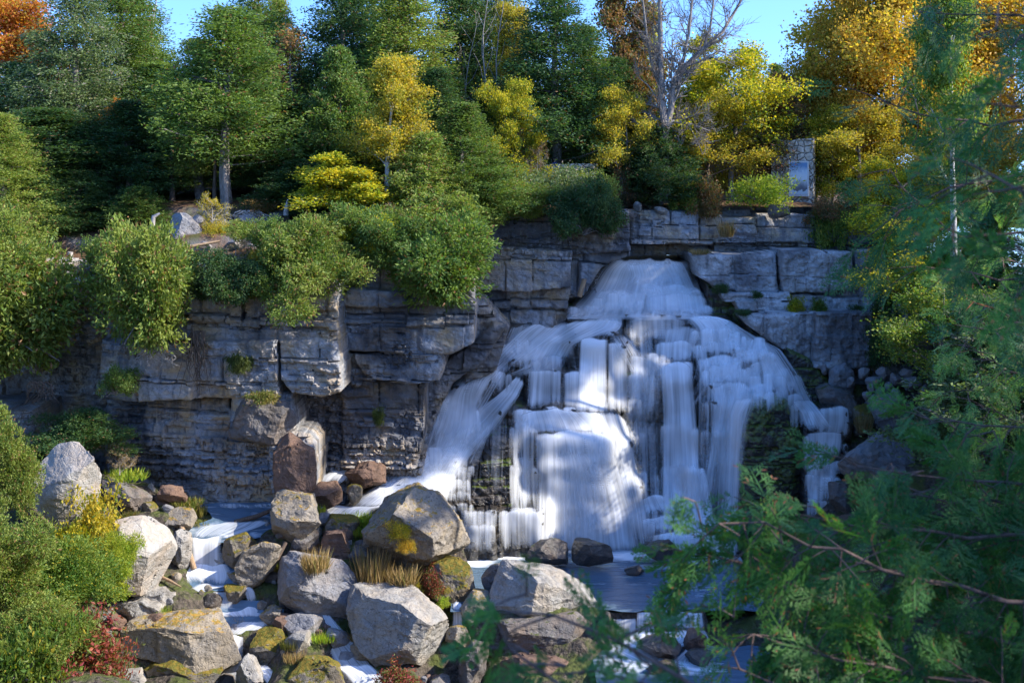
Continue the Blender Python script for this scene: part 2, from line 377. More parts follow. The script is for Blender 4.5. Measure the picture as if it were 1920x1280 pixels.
S([(1534, 772), (1560, 762), (1592, 770), (1604, 800), (1600, 830), (1530, 830)], 73.4, 0, .5)
S([(1505, 800), (1530, 796), (1545, 812), (1545, 840), (1505, 840)], 73.2, 0, .35)
S([(1510, 815), (1590, 818), (1600, 1010), (1510, 1010)], 73.4, 0, .5)
S([(1508, 868), (1560, 866), (1590, 880), (1590, 1010), (1508, 1010)], 72.9, 0, .4)
S([(1508, 930), (1570, 930), (1580, 1010), (1508, 1010)], 72.3, 0, .4)
S([(953, 680), (962, 674), (1000, 676), (1030, 690), (1030, 780), (953, 780)], 75.2, 0, .15)
S([(982, 694), (1040, 691), (1062, 700), (1062, 830), (978, 830)], 74.8, 0, .2, bulge=.2)
S([(1052, 697), (1100, 694), (1102, 830), (1052, 830)], 75.0, 0, .25)
S([(984, 748), (992, 740), (1004, 742), (1010, 770), (984, 770)], 74.4, 0, .2)
S([(936, 772), (965, 758), (1160, 768), (1180, 860), (1180, 1060), (950, 1060)], 73.9, 0, .4)
S([(958, 790), (972, 772), (1010, 766), (1090, 766), (1125, 773), (1152, 796), (1152, 850), (956, 850)], 73.7, 0, .4, bulge=.4)
S([(996, 838), (1010, 817), (1045, 807), (1100, 806), (1132, 812), (1152, 832), (1168, 870), (1200, 960), (1215, 1060), (996, 1060)], 73.1, 0, .5, bulge=.9)
S([(960, 850), (1010, 850), (1010, 1060), (955, 1060)], 73.5, 0, .3)
S([(1325, 575), (1352, 590), (1400, 606), (1460, 640), (1520, 700), (1570, 760), (1640, 800), (1640, 1010), (1300, 1010), (1300, 600)], 78.6, 0, .6, moss=.5)
S([(1500, 680), (1545, 690), (1580, 740), (1610, 780), (1600, 830), (1540, 800), (1500, 740)], 77.6, 0, .6, moss=.2)
S([(1020, 556), (1085, 530), (1130, 497), (1160, 490), (1160, 620), (940, 624), (950, 600)], 80.6, 0, .6, moss=.45)
S([(1275, 489), (1305, 492), (1345, 520), (1385, 575), (1420, 640), (1300, 640)], 80.7, 0, .6, moss=.4)
S([(1325, 530), (1345, 540), (1405, 590), (1440, 625), (1440, 660), (1335, 660)], 78.0, 0, .5, moss=.45)
S([(1398, 600), (1440, 618), (1490, 650), (1520, 700), (1520, 740), (1398, 740)], 76.9, 0, .5, moss=.45)
S([(1476, 650), (1520, 672), (1556, 710), (1590, 770), (1590, 820), (1476, 820)], 75.8, 0, .5, moss=.4)
S([(1560, 740), (1600, 760), (1640, 800), (1640, 960), (1580, 960), (1570, 830)], 74.6, 0, .5, moss=.3)
# dark wet steps left of the main curtain
S([(926, 790), (935, 768), (960, 756), (985, 760), (985, 860), (920, 860)], 73.6, 0, .4, moss=.2)
S([(900, 700), (915, 690), (938, 698), (944, 730), (930, 780), (900, 790)], 75.2, 0, .5)
S([(872, 850), (890, 822), (930, 812), (960, 820), (960, 960), (872, 960)], 73.0, 0, .4, moss=.15)
S([(900, 868), (960, 862), (962, 1000), (890, 1000)], 72.6, 0, .2, moss=.3)
S([(884, 902), (960, 896), (962, 1000), (880, 1000)], 72.3, 0, .15, moss=.2)
S([(876, 932), (940, 930), (942, 1000), (872, 1000)], 72.1, 0, .15)
S([(838, 878), (872, 874), (892, 880), (890, 960), (832, 960)], 72.8, 0, .2)
S([(845, 900), (880, 896), (880, 960), (842, 960)], 72.4, 0, .15)
S([(838, 925), (872, 922), (880, 970), (832, 970)], 72.1, 0, .15)
S([(832, 944), (884, 940), (884, 990), (828, 990)], 71.8, 0, .15)
# chute on the left
S([(880, 695), (950, 690), (980, 710), (960, 760), (900, 800), (880, 900), (690, 900), (740, 860), (800, 830), (812, 760)], 75.6, 0, .6)
S([(812, 752), (870, 720), (905, 712), (905, 830), (800, 840)], 75.3, 0, .5)
S([(800, 790), (880, 770), (960, 740), (960, 800), (900, 830), (880, 900), (740, 900)], 74.6, 0, .6)
S([(790, 830), (880, 800), (920, 800), (880, 960), (700, 960), (740, 880)], 73.6, 0, .6)
S([(720, 890), (790, 860), (860, 860), (860, 985), (660, 985), (680, 930)], 72.4, 0, .6)
S([(640, 950), (690, 912), (770, 905), (830, 915), (830, 990), (640, 990)], 71.0, 0, .5)
S([(645, 955), (680, 938), (740, 940), (740, 990), (640, 990)], 69.8, 0, .5)
# low ledge at the foot
S([(862, 958), (940, 955), (945, 1060), (858, 1060)], 71.4, 0, .2)
S([(934, 954), (1020, 953), (1028, 1060), (932, 1060)], 71.6, 0, .25, bulge=.3)
S([(870, 985), (925, 982), (928, 1060), (866, 1060)], 71.0, 0, .15)
# splash mounds at the right foot
S([(1284, 880), (1296, 874), (1318, 876), (1334, 900), (1345, 1060), (1276, 1060)], 73.4, 0, .5)
S([(1196, 932), (1240, 925), (1262, 935), (1290, 1060), (1196, 1060)], 73.6, 0, .3)
S([(1226, 968), (1300, 962), (1340, 970), (1390, 990), (1390, 1060), (1226, 1060)], 72.5, 0, .4)
S([(1230, 998), (1340, 990), (1390, 1010), (1395, 1060), (1230, 1060)], 71.9, 0, .4)
S([(1340, 960), (1395, 955), (1400, 1060), (1340, 1060)], 73.4, 0, .4)
# every step of the falls: (left px, right px, lip row left, lip row right, foot row, depth, width of one block, wetness)
TIERS = [(1196, 1320, 531, 533, 560, 79.4, 40, .8), (1110, 1335, 548, 550, 600, 78.85, 36, .8), (1060, 1345, 568, 566, 600, 78.4, 30, .8),
 (1295, 1400, 612, 618, 665, 76.7, 26, .9), (1226, 1310, 640, 640, 700, 76.4, 26, .7), (1300, 1400, 640, 642, 690, 76.35, 24, .85), (1395, 1440, 632, 638, 680, 76.3, 18, .8),
 (1306, 1396, 664, 666, 720, 75.95, 26, .8), (1372, 1464, 652, 657, 700, 75.8, 24, .8), (1396, 1480, 676, 682, 740, 75.2, 22, .75), (1314, 1414, 684, 686, 740, 75.4, 30, .85),
 (1400, 1495, 700, 708, 760, 74.9, 22, .75), (1322, 1418, 715, 716, 800, 74.9, 30, .85), (1410, 1516, 728, 738, 790, 74.5, 24, .7), (1316, 1400, 746, 750, 900, 74.5, 22, .7), (1312, 1392, 800, 810, 1000, 74.2, 22, .6),
 (1180, 1256, 660, 660, 760, 76.1, 26, .7), (1176, 1240, 702, 706, 800, 75.7, 22, .55), (1170, 1236, 748, 754, 860, 75.4, 22, .45), (1166, 1232, 806, 816, 940, 75.1, 20, .4), (1190, 1240, 880, 892, 1040, 74.5, 18, .5),
 (1230, 1300, 678, 678, 760, 75.3, 34, .9), (1236, 1314, 784, 794, 1000, 75.0, 26, .8), (1238, 1326, 866, 880, 1030, 74.7, 26, .7),
 (960, 1130, 766, 768, 830, 73.7, 40, .95), (1000, 1152, 806, 814, 1040, 73.0, 50, 1.0), (1110, 1190, 786, 836, 960, 73.6, 26, .8), (1130, 1206, 860, 900, 1030, 73.1, 24, .8), (955, 1010, 800, 802, 1000, 73.5, 18, .6), (955, 1010, 872, 880, 1040, 73.3, 18, .6),
 (840, 892, 873, 876, 905, 72.8, 17, .5), (838, 886, 898, 902, 930, 72.45, 16, .5), (835, 885, 922, 926, 950, 72.1, 16, .5), (832, 888, 945, 947, 990, 71.8, 18, .5), (884, 950, 866, 858, 900, 72.9, 20, .25),
 (1505, 1590, 812, 820, 870, 73.2, 22, .8), (1506, 1582, 850, 858, 900, 72.8, 20, .8), (1508, 1578, 890, 900, 950, 72.4, 20, .8), (1510, 1572, 935, 942, 1000, 72.1, 20, .8), (1480, 1530, 756, 776, 820, 73.7, 18, .7),
 (815, 905, 742, 706, 830, 75.0, 26, .75), (792, 900, 792, 760, 870, 74.4, 26, .8), (762, 880, 852, 822, 920, 73.4, 28, .8), (700, 860, 908, 880, 975, 72.2, 30, .8), (930, 1084, 640, 622, 690, 77.0, 30, .85), (900, 1060, 674, 655, 720, 76.4, 30, .8), (870, 960, 702, 690, 760, 75.8, 24, .8),
 (935, 1022, 954, 953, 1060, 71.5, 20, .65), (864, 936, 957, 956, 1060, 71.2, 18, .45), (866, 930, 985, 988, 1060, 70.9, 16, .5), (1200, 1300, 966, 964, 1050, 72.4, 26, .85), (1230, 1390, 994, 1004, 1055, 71.7, 28, .9), (1290, 1395, 965, 972, 1050, 72.6, 22, .8)]
rt_ = random.Random(77); STEPS = []
for (a0, b0, la, lb, bt, Yt, sw, wet) in TIERS:
    x = a0
    while x < b0 - sw * .4:
        wd = sw * rt_.uniform(.55, 1.5); b_ = min(b0, x + wd); f = ((x + b_) / 2 - a0) / (b0 - a0); lip = la + (lb - la) * f + (14 * (2 * f - 1)**2 if b0 - a0 > 75 else 0) + rt_.uniform(-3.5, 3.5); yj = rt_.uniform(-.16, .16); tl = rt_.uniform(-1.5, 1.5)
        fl = rt_.uniform(1, 4); S([(x - 1, lip + 6), (x + 2, lip + 1), ((x + b_) / 2, lip + tl), (b_ - 2, lip + 1), (b_ + 1, lip + 6), (b_ + fl, bt), (x - fl, bt)], Yt + yj, 0, .3, moss=.1, bulge=.12)
        STEPS.append((x, b_, lip, bt, wet * rt_.uniform(.7, 1.15), fl)); x = b_
# the mossy pillar stands in front
S([(1398, 762), (1412, 748), (1440, 744), (1480, 750), (1500, 772), (1506, 830), (1508, 1010), (1386, 1010), (1390, 800)], 72.7, 0, .8, moss=.5, bulge=.5)
cas.detail([.3, .45, .7, 1.1], 1.3, .24, .06, .07, .13, .0); cas.D += .10 * fbm(cas.X * 1.6, cas.Z * .9, 3, 4, 78)
cas.apply()
tag(cas.mesh('waterfall_ledges', M['wet']), kind='structure')
# ================================================================== WATER
def mat_flow():
    t = NT('silky_white_water')
    uv = t.n('ShaderNodeUVMap').outputs[0]
    def m(sx, sy):
        mp = t.n('ShaderNodeMapping'); t.l(uv, mp.inputs[0]); mp.inputs['Scale'].default_value = (sx, sy, 1); return mp.outputs[0]
    s1 = t.noise(m(1.3, .10), 1, 2, .5, .15); s2 = t.noise(m(4.6, .16), 1, 2, .5, .12); s3 = t.noise(m(13, .3), 1, 1, .5, .1)
    st = t.math('ADD', t.math('ADD', t.math('MULTIPLY', s1, .42), t.math('MULTIPLY', s2, .42)), t.math('MULTIPLY', s3, .16))
    cov = t.attr('cov').outputs['Fac']
    x = t.math('ADD', t.math('MULTIPLY', t.math('SUBTRACT', st, .5), 1.95), cov)
    x = t.math('SUBTRACT', x, .16)
    a = t.math('MULTIPLY', t.math('MULTIPLY', x, t.math('MINIMUM', t.math('MULTIPLY', cov, 3.5), 1.0)), 1.0, clamp=True)
    a = t.math('MINIMUM', a, .96)
    d = t.n('ShaderNodeBsdfDiffuse'); d.inputs[0].default_value = (.9, .92, .94, 1)
    tr = t.n('ShaderNodeBsdfTranslucent'); tr.inputs[0].default_value = (.8, .86, .92, 1)
    mx = t.n('ShaderNodeMixShader'); mx.inputs[0].default_value = .12; t.l(d.outputs[0], mx.inputs[1]); t.l(tr.outputs[0], mx.inputs[2])
    tp = t.n('ShaderNodeBsdfTransparent')
    m2 = t.n('ShaderNodeMixShader'); t.l(a, m2.inputs[0]); t.l(tp.outputs[0], m2.inputs[1]); t.l(mx.outputs[0], m2.inputs[2])
    return t.done(m2.outputs[0])
def mat_pool(name='dark_pool_water', col=(.10, .16, .22), rough=.25, tan=0):
    t = NT(name); c = t.coord('Object', (1, 1, 1))
    cs = t.coord('Object', (.35, 1.3, 1))
    n = t.noise(cs, 1.2, 4, .6, 1.2); n2 = t.noise(c, 4.5, 3, .6)
    foam = t.attr('cov').outputs['Fac']
    f = t.math('ADD', foam, t.math('MULTIPLY', t.math('SUBTRACT', n, .5), 1.3))
    fa = t.ramp(f, [(.42, 0), (.85, 1)])
    colr = t.mix(fa, col, (.78, .82, .86))
    nb = t.bump(t.math('ADD', n, t.math('MULTIPLY', n2, .35)), .8, .12)
    r = t.mix(fa, (rough,) * 3, (.7,) * 3)
    return t.done(t.bsdf(colr, r, nb, .6))
M['flow'] = mat_flow(); M['pool'] = mat_pool()

# depth of the ledges as met by a line of sight, on a coarse grid: where the water sheets lie
DX = np.arange(600, 1660, 4.0); DY = np.arange(470, 1070, 4.0)
def march(field, DX, DY, ya, yb, st=.1):
    PX, PY = np.meshgrid(DX, DY); D = np.full(PX.shape, np.nan)
    for Y in np.arange(ya, yb, st):
        x = (PX - CX) / F * Y; z = -(PY - HY) / F * Y
        hit = np.isnan(D) & (Y >= field.at(x, z))
        D[hit] = Y
        if not np.isnan(D).any(): break
    return D
D = march(cas, DX, DY, 68, 85)
prof = np.interp(DY, [490, 590, 690, 770, 860, 960, 1040], [80.2, 77.6, 75.6, 74, 73, 71.8, 70.8])[:, None] * np.ones((1, len(DX)))
D = np.where(np.isnan(D), prof + .3, D)
def minf(A, k=1):
    B = A.copy()
    for dy in range(-k, k + 1):
        for dx in range(-k, k + 1): B = np.minimum(B, np.roll(np.roll(A, dy, 0), dx, 1))
    return B
def blur(A, n=1):
    for _ in range(n):
        A = (np.roll(A, 1, 0) + A * 2 + np.roll(A, -1, 0)) / 4; A = (np.roll(A, 1, 1) + A * 2 + np.roll(A, -1, 1)) / 4
    return A
DW = minf(D, 1); DW = np.minimum(DW, blur(DW, 8)); 
for _ in range(4): DW = (np.roll(DW, 1, 1) + DW * 2 + np.roll(DW, -1, 1)) / 4
DW = blur(DW, 5) - .04
def dw(px, py):
    fx = np.clip((px - DX[0]) / 4, 0, len(DX) - 1.001); fy = np.clip((py - DY[0]) / 4, 0, len(DY) - 1.001)
    i = fx.astype(int); j = fy.astype(int); a = fx - i; b = fy - j
    return (DW[j, i] * (1 - a) + DW[j, i + 1] * a) * (1 - b) + (DW[j + 1, i] * (1 - a) + DW[j + 1, i + 1] * a) * b
_fl = 0
def flow(rows, cov, top=.25, bot=.35, side=.2, wob=1.0, lift=.0, dome=1):
    """rows: (py, left px, right px[, Y]); returns geometry of one sheet of falling water"""
    global _fl; _fl += 1
    side = max(side, .2 if (rows[1][2] - rows[1][1]) > 60 else .16)
    R = np.array(rows, float); seg = np.abs(np.diff(R[:, 0])) + .5 * np.abs(np.diff(R[:, 1] + R[:, 2]) / 2) + (14 * np.abs(np.diff(R[:, 3])) if R.shape[1] > 3 else 0)
    s = np.concatenate([[0], np.cumsum(np.maximum(seg, .5))]); n = max(5, int(s[-1] / 4)); t = np.linspace(0, s[-1], n)
    def ip(c):
        a = np.interp(t, s, R[:, c])
        for _ in range(2): b = a.copy(); b[1:-1] = (a[:-2] + 2 * a[1:-1] + a[2:]) / 4; a = b
        return a
    py = ip(0); xl = ip(1); xr = ip(2)
    nu = max(6, int((xr - xl).max() / 5)); u = np.linspace(0, 1, nu)
    PX = xl[:, None] + (xr - xl)[:, None] * u[None]; PY = py[:, None] + 0 * u[None]
    wid = R[:, 2].max() - R[:, 1].min()
    PY = PY + wob * 3.0 * (vnoise(u * wid / 26 + _fl * 7, 0.5) * (1.0 if wid < 60 else 1.8))[None] * np.clip(1 - t / 30, 0, 1)[:, None] + dome * (12 if wid > 90 else 4) * ((2 * u - 1)**2)[None] * np.clip(1 - t / 90, 0, 1)[:, None] * (R.shape[1] < 4)
    if R.shape[1] > 3: YY = ip(3)[:, None] + 0 * PX
    else: YY = dw(PX, PY) - .07
    YY = YY - .012 * (_fl % 9) - lift
    X = (PX - CX) / F * YY; Z = -(PY - HY) / F * YY
    um = u[None] * (np.full((n, 1), wid)) / F * 75 + _fl * 3.7
    vm = np.zeros(PX.shape); dl = np.sqrt(np.diff(X, axis=0)**2 + np.diff(YY, axis=0)**2 + np.diff(Z, axis=0)**2); vm[1:] = np.cumsum(dl, 0)
    tt = t[:, None] / t[-1]
    uu = u[None]; jag = .5 + .5 * vnoise(u * wid / 9 + _fl * 3, 1.5)[None]
    c = cov * (.78 + .46 * np.exp(-tt * t[-1] / 26)) * sstep(0, 1, uu / side) * sstep(0, 1, (1 - uu) / side) * (sstep(0, top * .5, tt) if top > 0 else 1) * (1 - sstep(1 - bot * (.5 + jag), 1.0, tt) if bot > 0 else 1)
    return np.stack([X, YY, Z], -1).reshape(-1, 3), grid_faces(n, nu), (c + 0 * PX).ravel(), np.stack([um + 0 * PX, vm], -1).reshape(-1, 2)
def build_flow(name, sheets, mat):
    V, Fc, C, U = [], [], [], []; n = 0
    for a, b, c, d in sheets:
        V.append(a); Fc.append(b + n); C.append(c); U.append(d); n += len(a)
    return mesh_np(name, np.concatenate(V), np.concatenate(Fc), mat, None, True, {'cov': np.concatenate(C)}, np.concatenate(U))
L = [
 flow([(486, 1142, 1290), (492, 1132, 1298), (505, 1110, 1308), (540, 1082, 1328), (570, 1050, 1345), (604, 1010, 1362)], .95, top=.06, bot=.12, side=.1, dome=0),
 flow([(490, 1160, 1280), (520, 1165, 1300), (545, 1110, 1320)], .6, bot=.5, dome=0),
 flow([(530, 1196, 1316), (549, 1200, 1328), (595, 1200, 1342)], .75),
 flow([(541, 1115, 1200), (590, 1075, 1195)], .7),
 flow([(548, 1205, 1330), (590, 1203, 1342)], .7),
 flow([(584, 1050, 1345), (592, 985, 1400), (600, 950, 1170)], .55, top=.3, bot=.3),
 flow([(594, 1060, 1176), (612, 1020, 1172), (645, 985, 1090), (684, 960, 1070)], 1.0, bot=.2),
 flow([(596, 1000, 1080), (620, 960, 1060), (660, 925, 1010), (700, 895, 955)], .85, bot=.3),
 flow([(603, 948, 1030), (650, 928, 1020), (684, 905, 990)], .5),
 flow([(594, 1110, 1174), (610, 1120, 1172), (634, 1100, 1150)], .8),
 flow([(589, 1172, 1292), (592, 1172, 1292), (612, 1172, 1292), (642, 1172, 1296)], .60, top=.05, side=.1),
 flow([(589, 1280, 1362), (594, 1286, 1378), (612, 1298, 1398), (668, 1302, 1404)], 1.05, top=.1, bot=.2),
 flow([(612, 1240, 1320), (640, 1235, 1315), (665, 1235, 1310)], .6),
 flow([(600, 1352, 1378), (634, 1392, 1432), (655, 1408, 1470), (700, 1430, 1502), (756, 1440, 1530)], .72, top=.1),
 flow([(634, 1395, 1440), (652, 1375, 1450), (675, 1370, 1465)], .7),
 # left fans and chute
 flow([(640, 930, 1000), (680, 880, 962), (710, 842, 930), (760, 812, 905), (820, 795, 885), (860, 780, 880)], .78, top=.15, bot=.2),
 flow([(690, 868, 905), (740, 822, 900), (800, 796, 905), (838, 780, 880)], .8, top=.2),
 flow([(664, 1000, 1070), (690, 960, 1060), (700, 945, 1000), (715, 925, 985)], .6),
 flow([(706, 960, 986), (740, 925, 975), (790, 862, 945), (840, 792, 905), (880, 742, 865), (915, 690, 805), (956, 625, 735)], 1.0, top=.05, bot=.08, side=.18),
 flow([(830, 800, 900), (870, 760, 880), (905, 730, 862), (950, 700, 845)], .85, top=.2, bot=.25),
 flow([(845, 770, 850), (880, 735, 800), (920, 690, 770), (955, 640, 730)], .75, top=.2, bot=.15),
 flow([(880, 790, 860), (910, 780, 850), (960, 760, 842)], .7),
 flow([(876, 838, 888), (905, 840, 888), (952, 834, 890)], .42),
 flow([(820, 900, 915), (850, 885, 905), (880, 868, 890)], .45),
 flow([(770, 915, 935), (810, 900, 920), (850, 880, 900)], .35),
 # the middle curtains
 flow([(632, 1086, 1142), (640, 1082, 1143), (700, 1078, 1144), (778, 1072, 1146)], 1.2, top=.05, bot=.1),
 flow([(638, 1138, 1180), (646, 1138, 1180), (700, 1138, 1180), (790, 1136, 1184)], .95, top=.05, bot=.3),
 flow([(659, 1180, 1256), (700, 1180, 1250), (765, 1175, 1242), (830, 1170, 1240)], .55, bot=.6),
 flow([(692, 984, 1058), (696, 984, 1058), (720, 982, 1058), (770, 978, 1058)], .72, top=.05),
 flow([(694, 1054, 1102), (730, 1054, 1102), (772, 1052, 1104)], .85, top=.05),
 flow([(764, 962, 1122), (772, 960, 1130), (790, 958, 1152), (812, 956, 1170)], .9, top=.1, bot=.15),
 flow([(768, 1110, 1175), (800, 1120, 1185), (850, 1140, 1195), (960, 1170, 1215), (1040, 1180, 1225)], .8, top=.1, bot=.2),
 flow([(805, 1004, 1148), (812, 1002, 1152), (840, 1000, 1165), (900, 995, 1185), (960, 990, 1205), (1046, 985, 1220)], 1.12, top=.05, bot=.1, side=.15),
 flow([(830, 1030, 1100), (900, 1020, 1140), (1044, 1010, 1170)], .6, top=.3),
 flow([(770, 960, 1005), (850, 956, 1008), (940, 956, 1010), (1000, 958, 1020)], .55, side=.2),
 flow([(850, 962, 1000), (900, 962, 1000), (960, 960, 1000)], .6),
 flow([(770, 1160, 1244), (900, 1165, 1244), (1030, 1190, 1244)], .5, top=.3, bot=.3),
 flow([(595, 1165, 1300), (640, 1165, 1300), (700, 1170, 1300), (800, 1170, 1310)], .42, bot=.4),
 flow([(640, 1290, 1420), (700, 1290, 1430), (800, 1290, 1410), (1000, 1290, 1392)], .45, top=.3, bot=.3),
 flow([(770, 870, 965), (860, 860, 965), (950, 850, 965)], .3, top=.3, bot=.3),
 flow([(620, 1140, 1180), (700, 1176, 1236), (780, 1174, 1240)], .5, bot=.4),
 flow([(639, 1230, 1304), (642, 1230, 1304), (682, 1226, 1304)], .72, top=.05),
 flow([(677, 1232, 1300), (684, 1234, 1302), (760, 1238, 1308), (900, 1236, 1320), (1010, 1230, 1332)], .98, top=.03, bot=.2, side=.2),
 flow([(860, 1240, 1320), (940, 1235, 1330), (1020, 1225, 1340)], .6),
 flow([(664, 1308, 1394), (668, 1308, 1394), (690, 1312, 1400)], .88, top=.05),
 flow([(683, 1314, 1412), (688, 1316, 1412), (722, 1320, 1414)], .88, top=.05),
 flow([(714, 1324, 1416), (750, 1332, 1420), (800, 1328, 1404), (900, 1312, 1394), (1016, 1300, 1388)], .74, top=.05, side=.2),
 flow([(652, 1372, 1464), (656, 1372, 1466), (680, 1380, 1474)], .8, top=.05),
 flow([(674, 1398, 1474), (700, 1400, 1484), (745, 1404, 1495), (756, 1405, 1510)], .72, top=.05),
 flow([(716, 1408, 1450), (734, 1410, 1450), (752, 1400, 1440)], .8),
 flow([(742, 1376, 1420), (750, 1372, 1412), (775, 1364, 1396), (850, 1360, 1390), (950, 1354, 1388), (1024, 1348, 1386)], 1.0, top=.08, bot=.15, side=.25),
 flow([(744, 1478, 1525), (770, 1495, 1548), (812, 1503, 1582)], .78),
 flow([(806, 1505, 1584), (815, 1506, 1586), (866, 1506, 1580)], .75, top=.05),
 flow([(866, 1506, 1575), (900, 1508, 1572), (966, 1508, 1568)], .85, top=.05),
 flow([(762, 1532, 1598), (768, 1532, 1600), (790, 1530, 1602), (825, 1526, 1596)], .68, top=.05, side=.12),
 flow([(700, 1478, 1502), (745, 1494, 1524), (764, 1502, 1540)], .6),
 # foot of the falls
 flow([(873, 1288, 1322), (880, 1284, 1326), (910, 1280, 1336), (960, 1275, 1345), (1015, 1270, 1352)], 1.0, top=.08),
 flow([(925, 1198, 1262), (932, 1198, 1265), (965, 1200, 1300)], .85, top=.05),
 flow([(964, 1205, 1330), (972, 1210, 1345), (996, 1215, 1390)], .9, top=.08),
 flow([(990, 1210, 1390), (1004, 1205, 1394), (1042, 1195, 1398)], .95, top=.08, bot=.15),
 flow([(952, 936, 1022), (957, 934, 1024), (990, 932, 1025), (1042, 932, 1028)], .66, top=.04, side=.12),
 flow([(956, 864, 936), (960, 864, 936), (1042, 862, 936)], .42, top=.04, side=.05),
 flow([(984, 870, 928), (1042, 868, 930)], .45, top=.04, side=.05),
]
L += [flow([(595, 985, 1400), (640, 955, 1440), (700, 950, 1490), (800, 958, 1392), (900, 960, 1390), (1045, 960, 1390)], .26, top=.1, bot=.15, side=.06),
 flow([(640, 960, 1010), (700, 850, 960), (800, 800, 900), (880, 740, 870), (950, 690, 850)], .5, top=.1, bot=.2)]
for (a_, b_, lip, bt, wet, fl) in STEPS:
    m_ = (b_ - a_) * .10; L.append(flow([(lip - 4, a_ - m_ * .3, b_ + m_ * .3), (lip + 1, a_ - m_, b_ + m_), (lip + 8, a_ - m_ - 1, b_ + m_ + 1), (min(bt, lip + (bt - lip) * .75 + 10), a_ - m_ - fl, b_ + m_ + fl)], wet * 1.0, top=.12, bot=.85, side=.3))
tag(build_flow('waterfall', L, M['flow']), kind='structure')

def mist(c, r, dens):
    n, m = 20, 12; V = [(math.sin(PI * j / m) * math.cos(2 * PI * i / n), math.sin(PI * j / m) * math.sin(2 * PI * i / n), math.cos(PI * j / m)) for j in range(m + 1) for i in range(n)]
    Fc = [(j * n + i, j * n + (i + 1) % n, (j + 1) * n + (i + 1) % n, (j + 1) * n + i) for j in range(m) for i in range(n)]
    t = NT('spray'); pv = t.n('ShaderNodeVolumePrincipled'); g = t.n('ShaderNodeTexGradient', gradient_type='SPHERICAL'); t.l(t.coord('Object'), g.inputs[0])
    t.l(t.math('MULTIPLY', g.outputs['Fac'], dens), pv.inputs['Density']); pv.inputs['Color'].default_value = (.9, .94, 1, 1); t.l(pv.outputs[0], t.out.inputs[1])
    o = mesh_np('mist', np.array(V), np.array(Fc), t.m, None, True); o.location = c; o.scale = r; return tag(o, kind='stuff')
mist(W(1100, 1010, 71.0), (4.2, 1.5, 2.2), .9); mist(W(1300, 1010, 71.4), (3.4, 1.3, 2.0), .8); mist(W(740, 930, 70.2), (2.6, 1.0, .8), .4)

# ------------------------------------------------------------------ floor of the gorge
CPT = [(-100, 880, 66), (60, 880, 67), (250, 912, 67.3), (400, 958, 68), (560, 958, 68), (640, 966, 68.4), (740, 975, 69), (850, 990, 69.5),
       (300, 948, 66.5), (200, 985, 64), (60, 1000, 60), (-100, 1000, 58), (400, 1012, 66.2), (520, 992, 66.5), (640, 1020, 66), (760, 1060, 66), (860, 1085, 66),
       (400, 1096, 64.6), (300, 1088, 63.5), (500, 1090, 64.5), (600, 1072, 65), (700, 1092, 64.5), (450, 1174, 63), (250, 1160, 62), (560, 1180, 62.5),
       (700, 1200, 62.5), (855, 1190, 63), (920, 1130, 64), (440, 1290, 60.5), (250, 1280, 59), (650, 1300, 60), (860, 1290, 61), (950, 1290, 60), (60, 1200, 55), (-100, 1250, 52), (60, 1290, 50),
       (900, 1120, 63.5), (960, 1132, 62.8), (1040, 1134, 62.6), (1100, 1136, 62.5), (1090, 1196, 61.2), (1075, 1240, 60), (1070, 1290, 58), (1000, 1250, 60), (1360, 1180, 62.5), (1560, 990, 70.5), (1600, 900, 72.6), (1640, 800, 75), (1560, 745, 76), (1720, 860, 72), (1760, 700, 76), (1850, 800, 70),
       (1600, 722, 77), (1680, 722, 77), (1760, 690, 77), (1980, 750, 66), (1700, 1030, 66), (1480, 1050, 69), (1440, 1120, 65), (1600, 1180, 60), (1900, 1180, 54), (1920, 1000, 60), (2200, 900, 55), (1450, 1300, 57.5), (200, 1290, 57)]
PT = [W(*c) for c in CPT]
for px in range(880, 1430, 60):
    for Y in (64, 66, 68, 70): PT.append(((px - CX) / F * Y, Y, -21.9))
    PT.append(((px - CX) / F * 72.5, 72.5, -21.5))
for px in range(1160, 1420, 50):
    for Y in (57, 59, 61): PT.append(((px - CX) / F * Y, Y, -23.5))
for x in range(-40, 48, 8):
    PT.append((x, 44, -23.5 + .012 * x * x)); PT.append((x, 38, -23 + .014 * x * x)); PT.append((x, 84, -17))
PT += [(-34, 70, -14), (-30, 60, -15), (-34, 55, -14), (34, 70, -8), (36, 60, -10), (30, 50, -14), (42, 78, -5)]
PT += [(26, 85, -4.2), (32, 85, -3.6), (40, 85, -3), (48, 85, -3), (29, 81, -5.5), (24.5, 81, -7), (36, 80, -4)]
PT += [(13.2, y_, -20.2) for y_ in (63, 65, 67, 69)] + [(15.5, y_, -18.5) for y_ in (60, 64, 68)] + [(12.8, y_, -21.8) for y_ in (56, 58, 60)]
PTA = np.array(PT)
gx = np.arange(-42, 48, .22); gy = np.arange(36, 90, .22); GX, GY = np.meshgrid(gx, gy)
num = np.zeros(GX.shape); den = np.zeros(GX.shape)
for x, y, z in PT:
    w = 1 / ((GX - x)**2 + (GY - y)**2 + .25)**2.2; num += w * z; den += w
GZ = num / den + .16 * fbm(GX * .5, GY * .5, 0, 4, 70) + .22 * np.abs(fbm(GX * 1.2, GY * 1.2, 0, 4, 71)) - .1
lipm = (GX > xat(1130, 62.9)) & (GX < xat(1330, 62.9))
GZ = np.where(lipm & (GY > 62.75) & (GY < 63.3), -21.42 + .1 * fbm(GX * 2, GY * 2, 0, 3, 5), GZ); GZ = np.where(lipm & (GY < 62.75) & (GY > 62.3), np.minimum(GZ, -22.6), GZ)
def gz(x, y):
    i = int(np.clip((x - gx[0]) / .22, 0, len(gx) - 1)); j = int(np.clip((y - gy[0]) / .22, 0, len(gy) - 1)); return float(GZ[j, i])
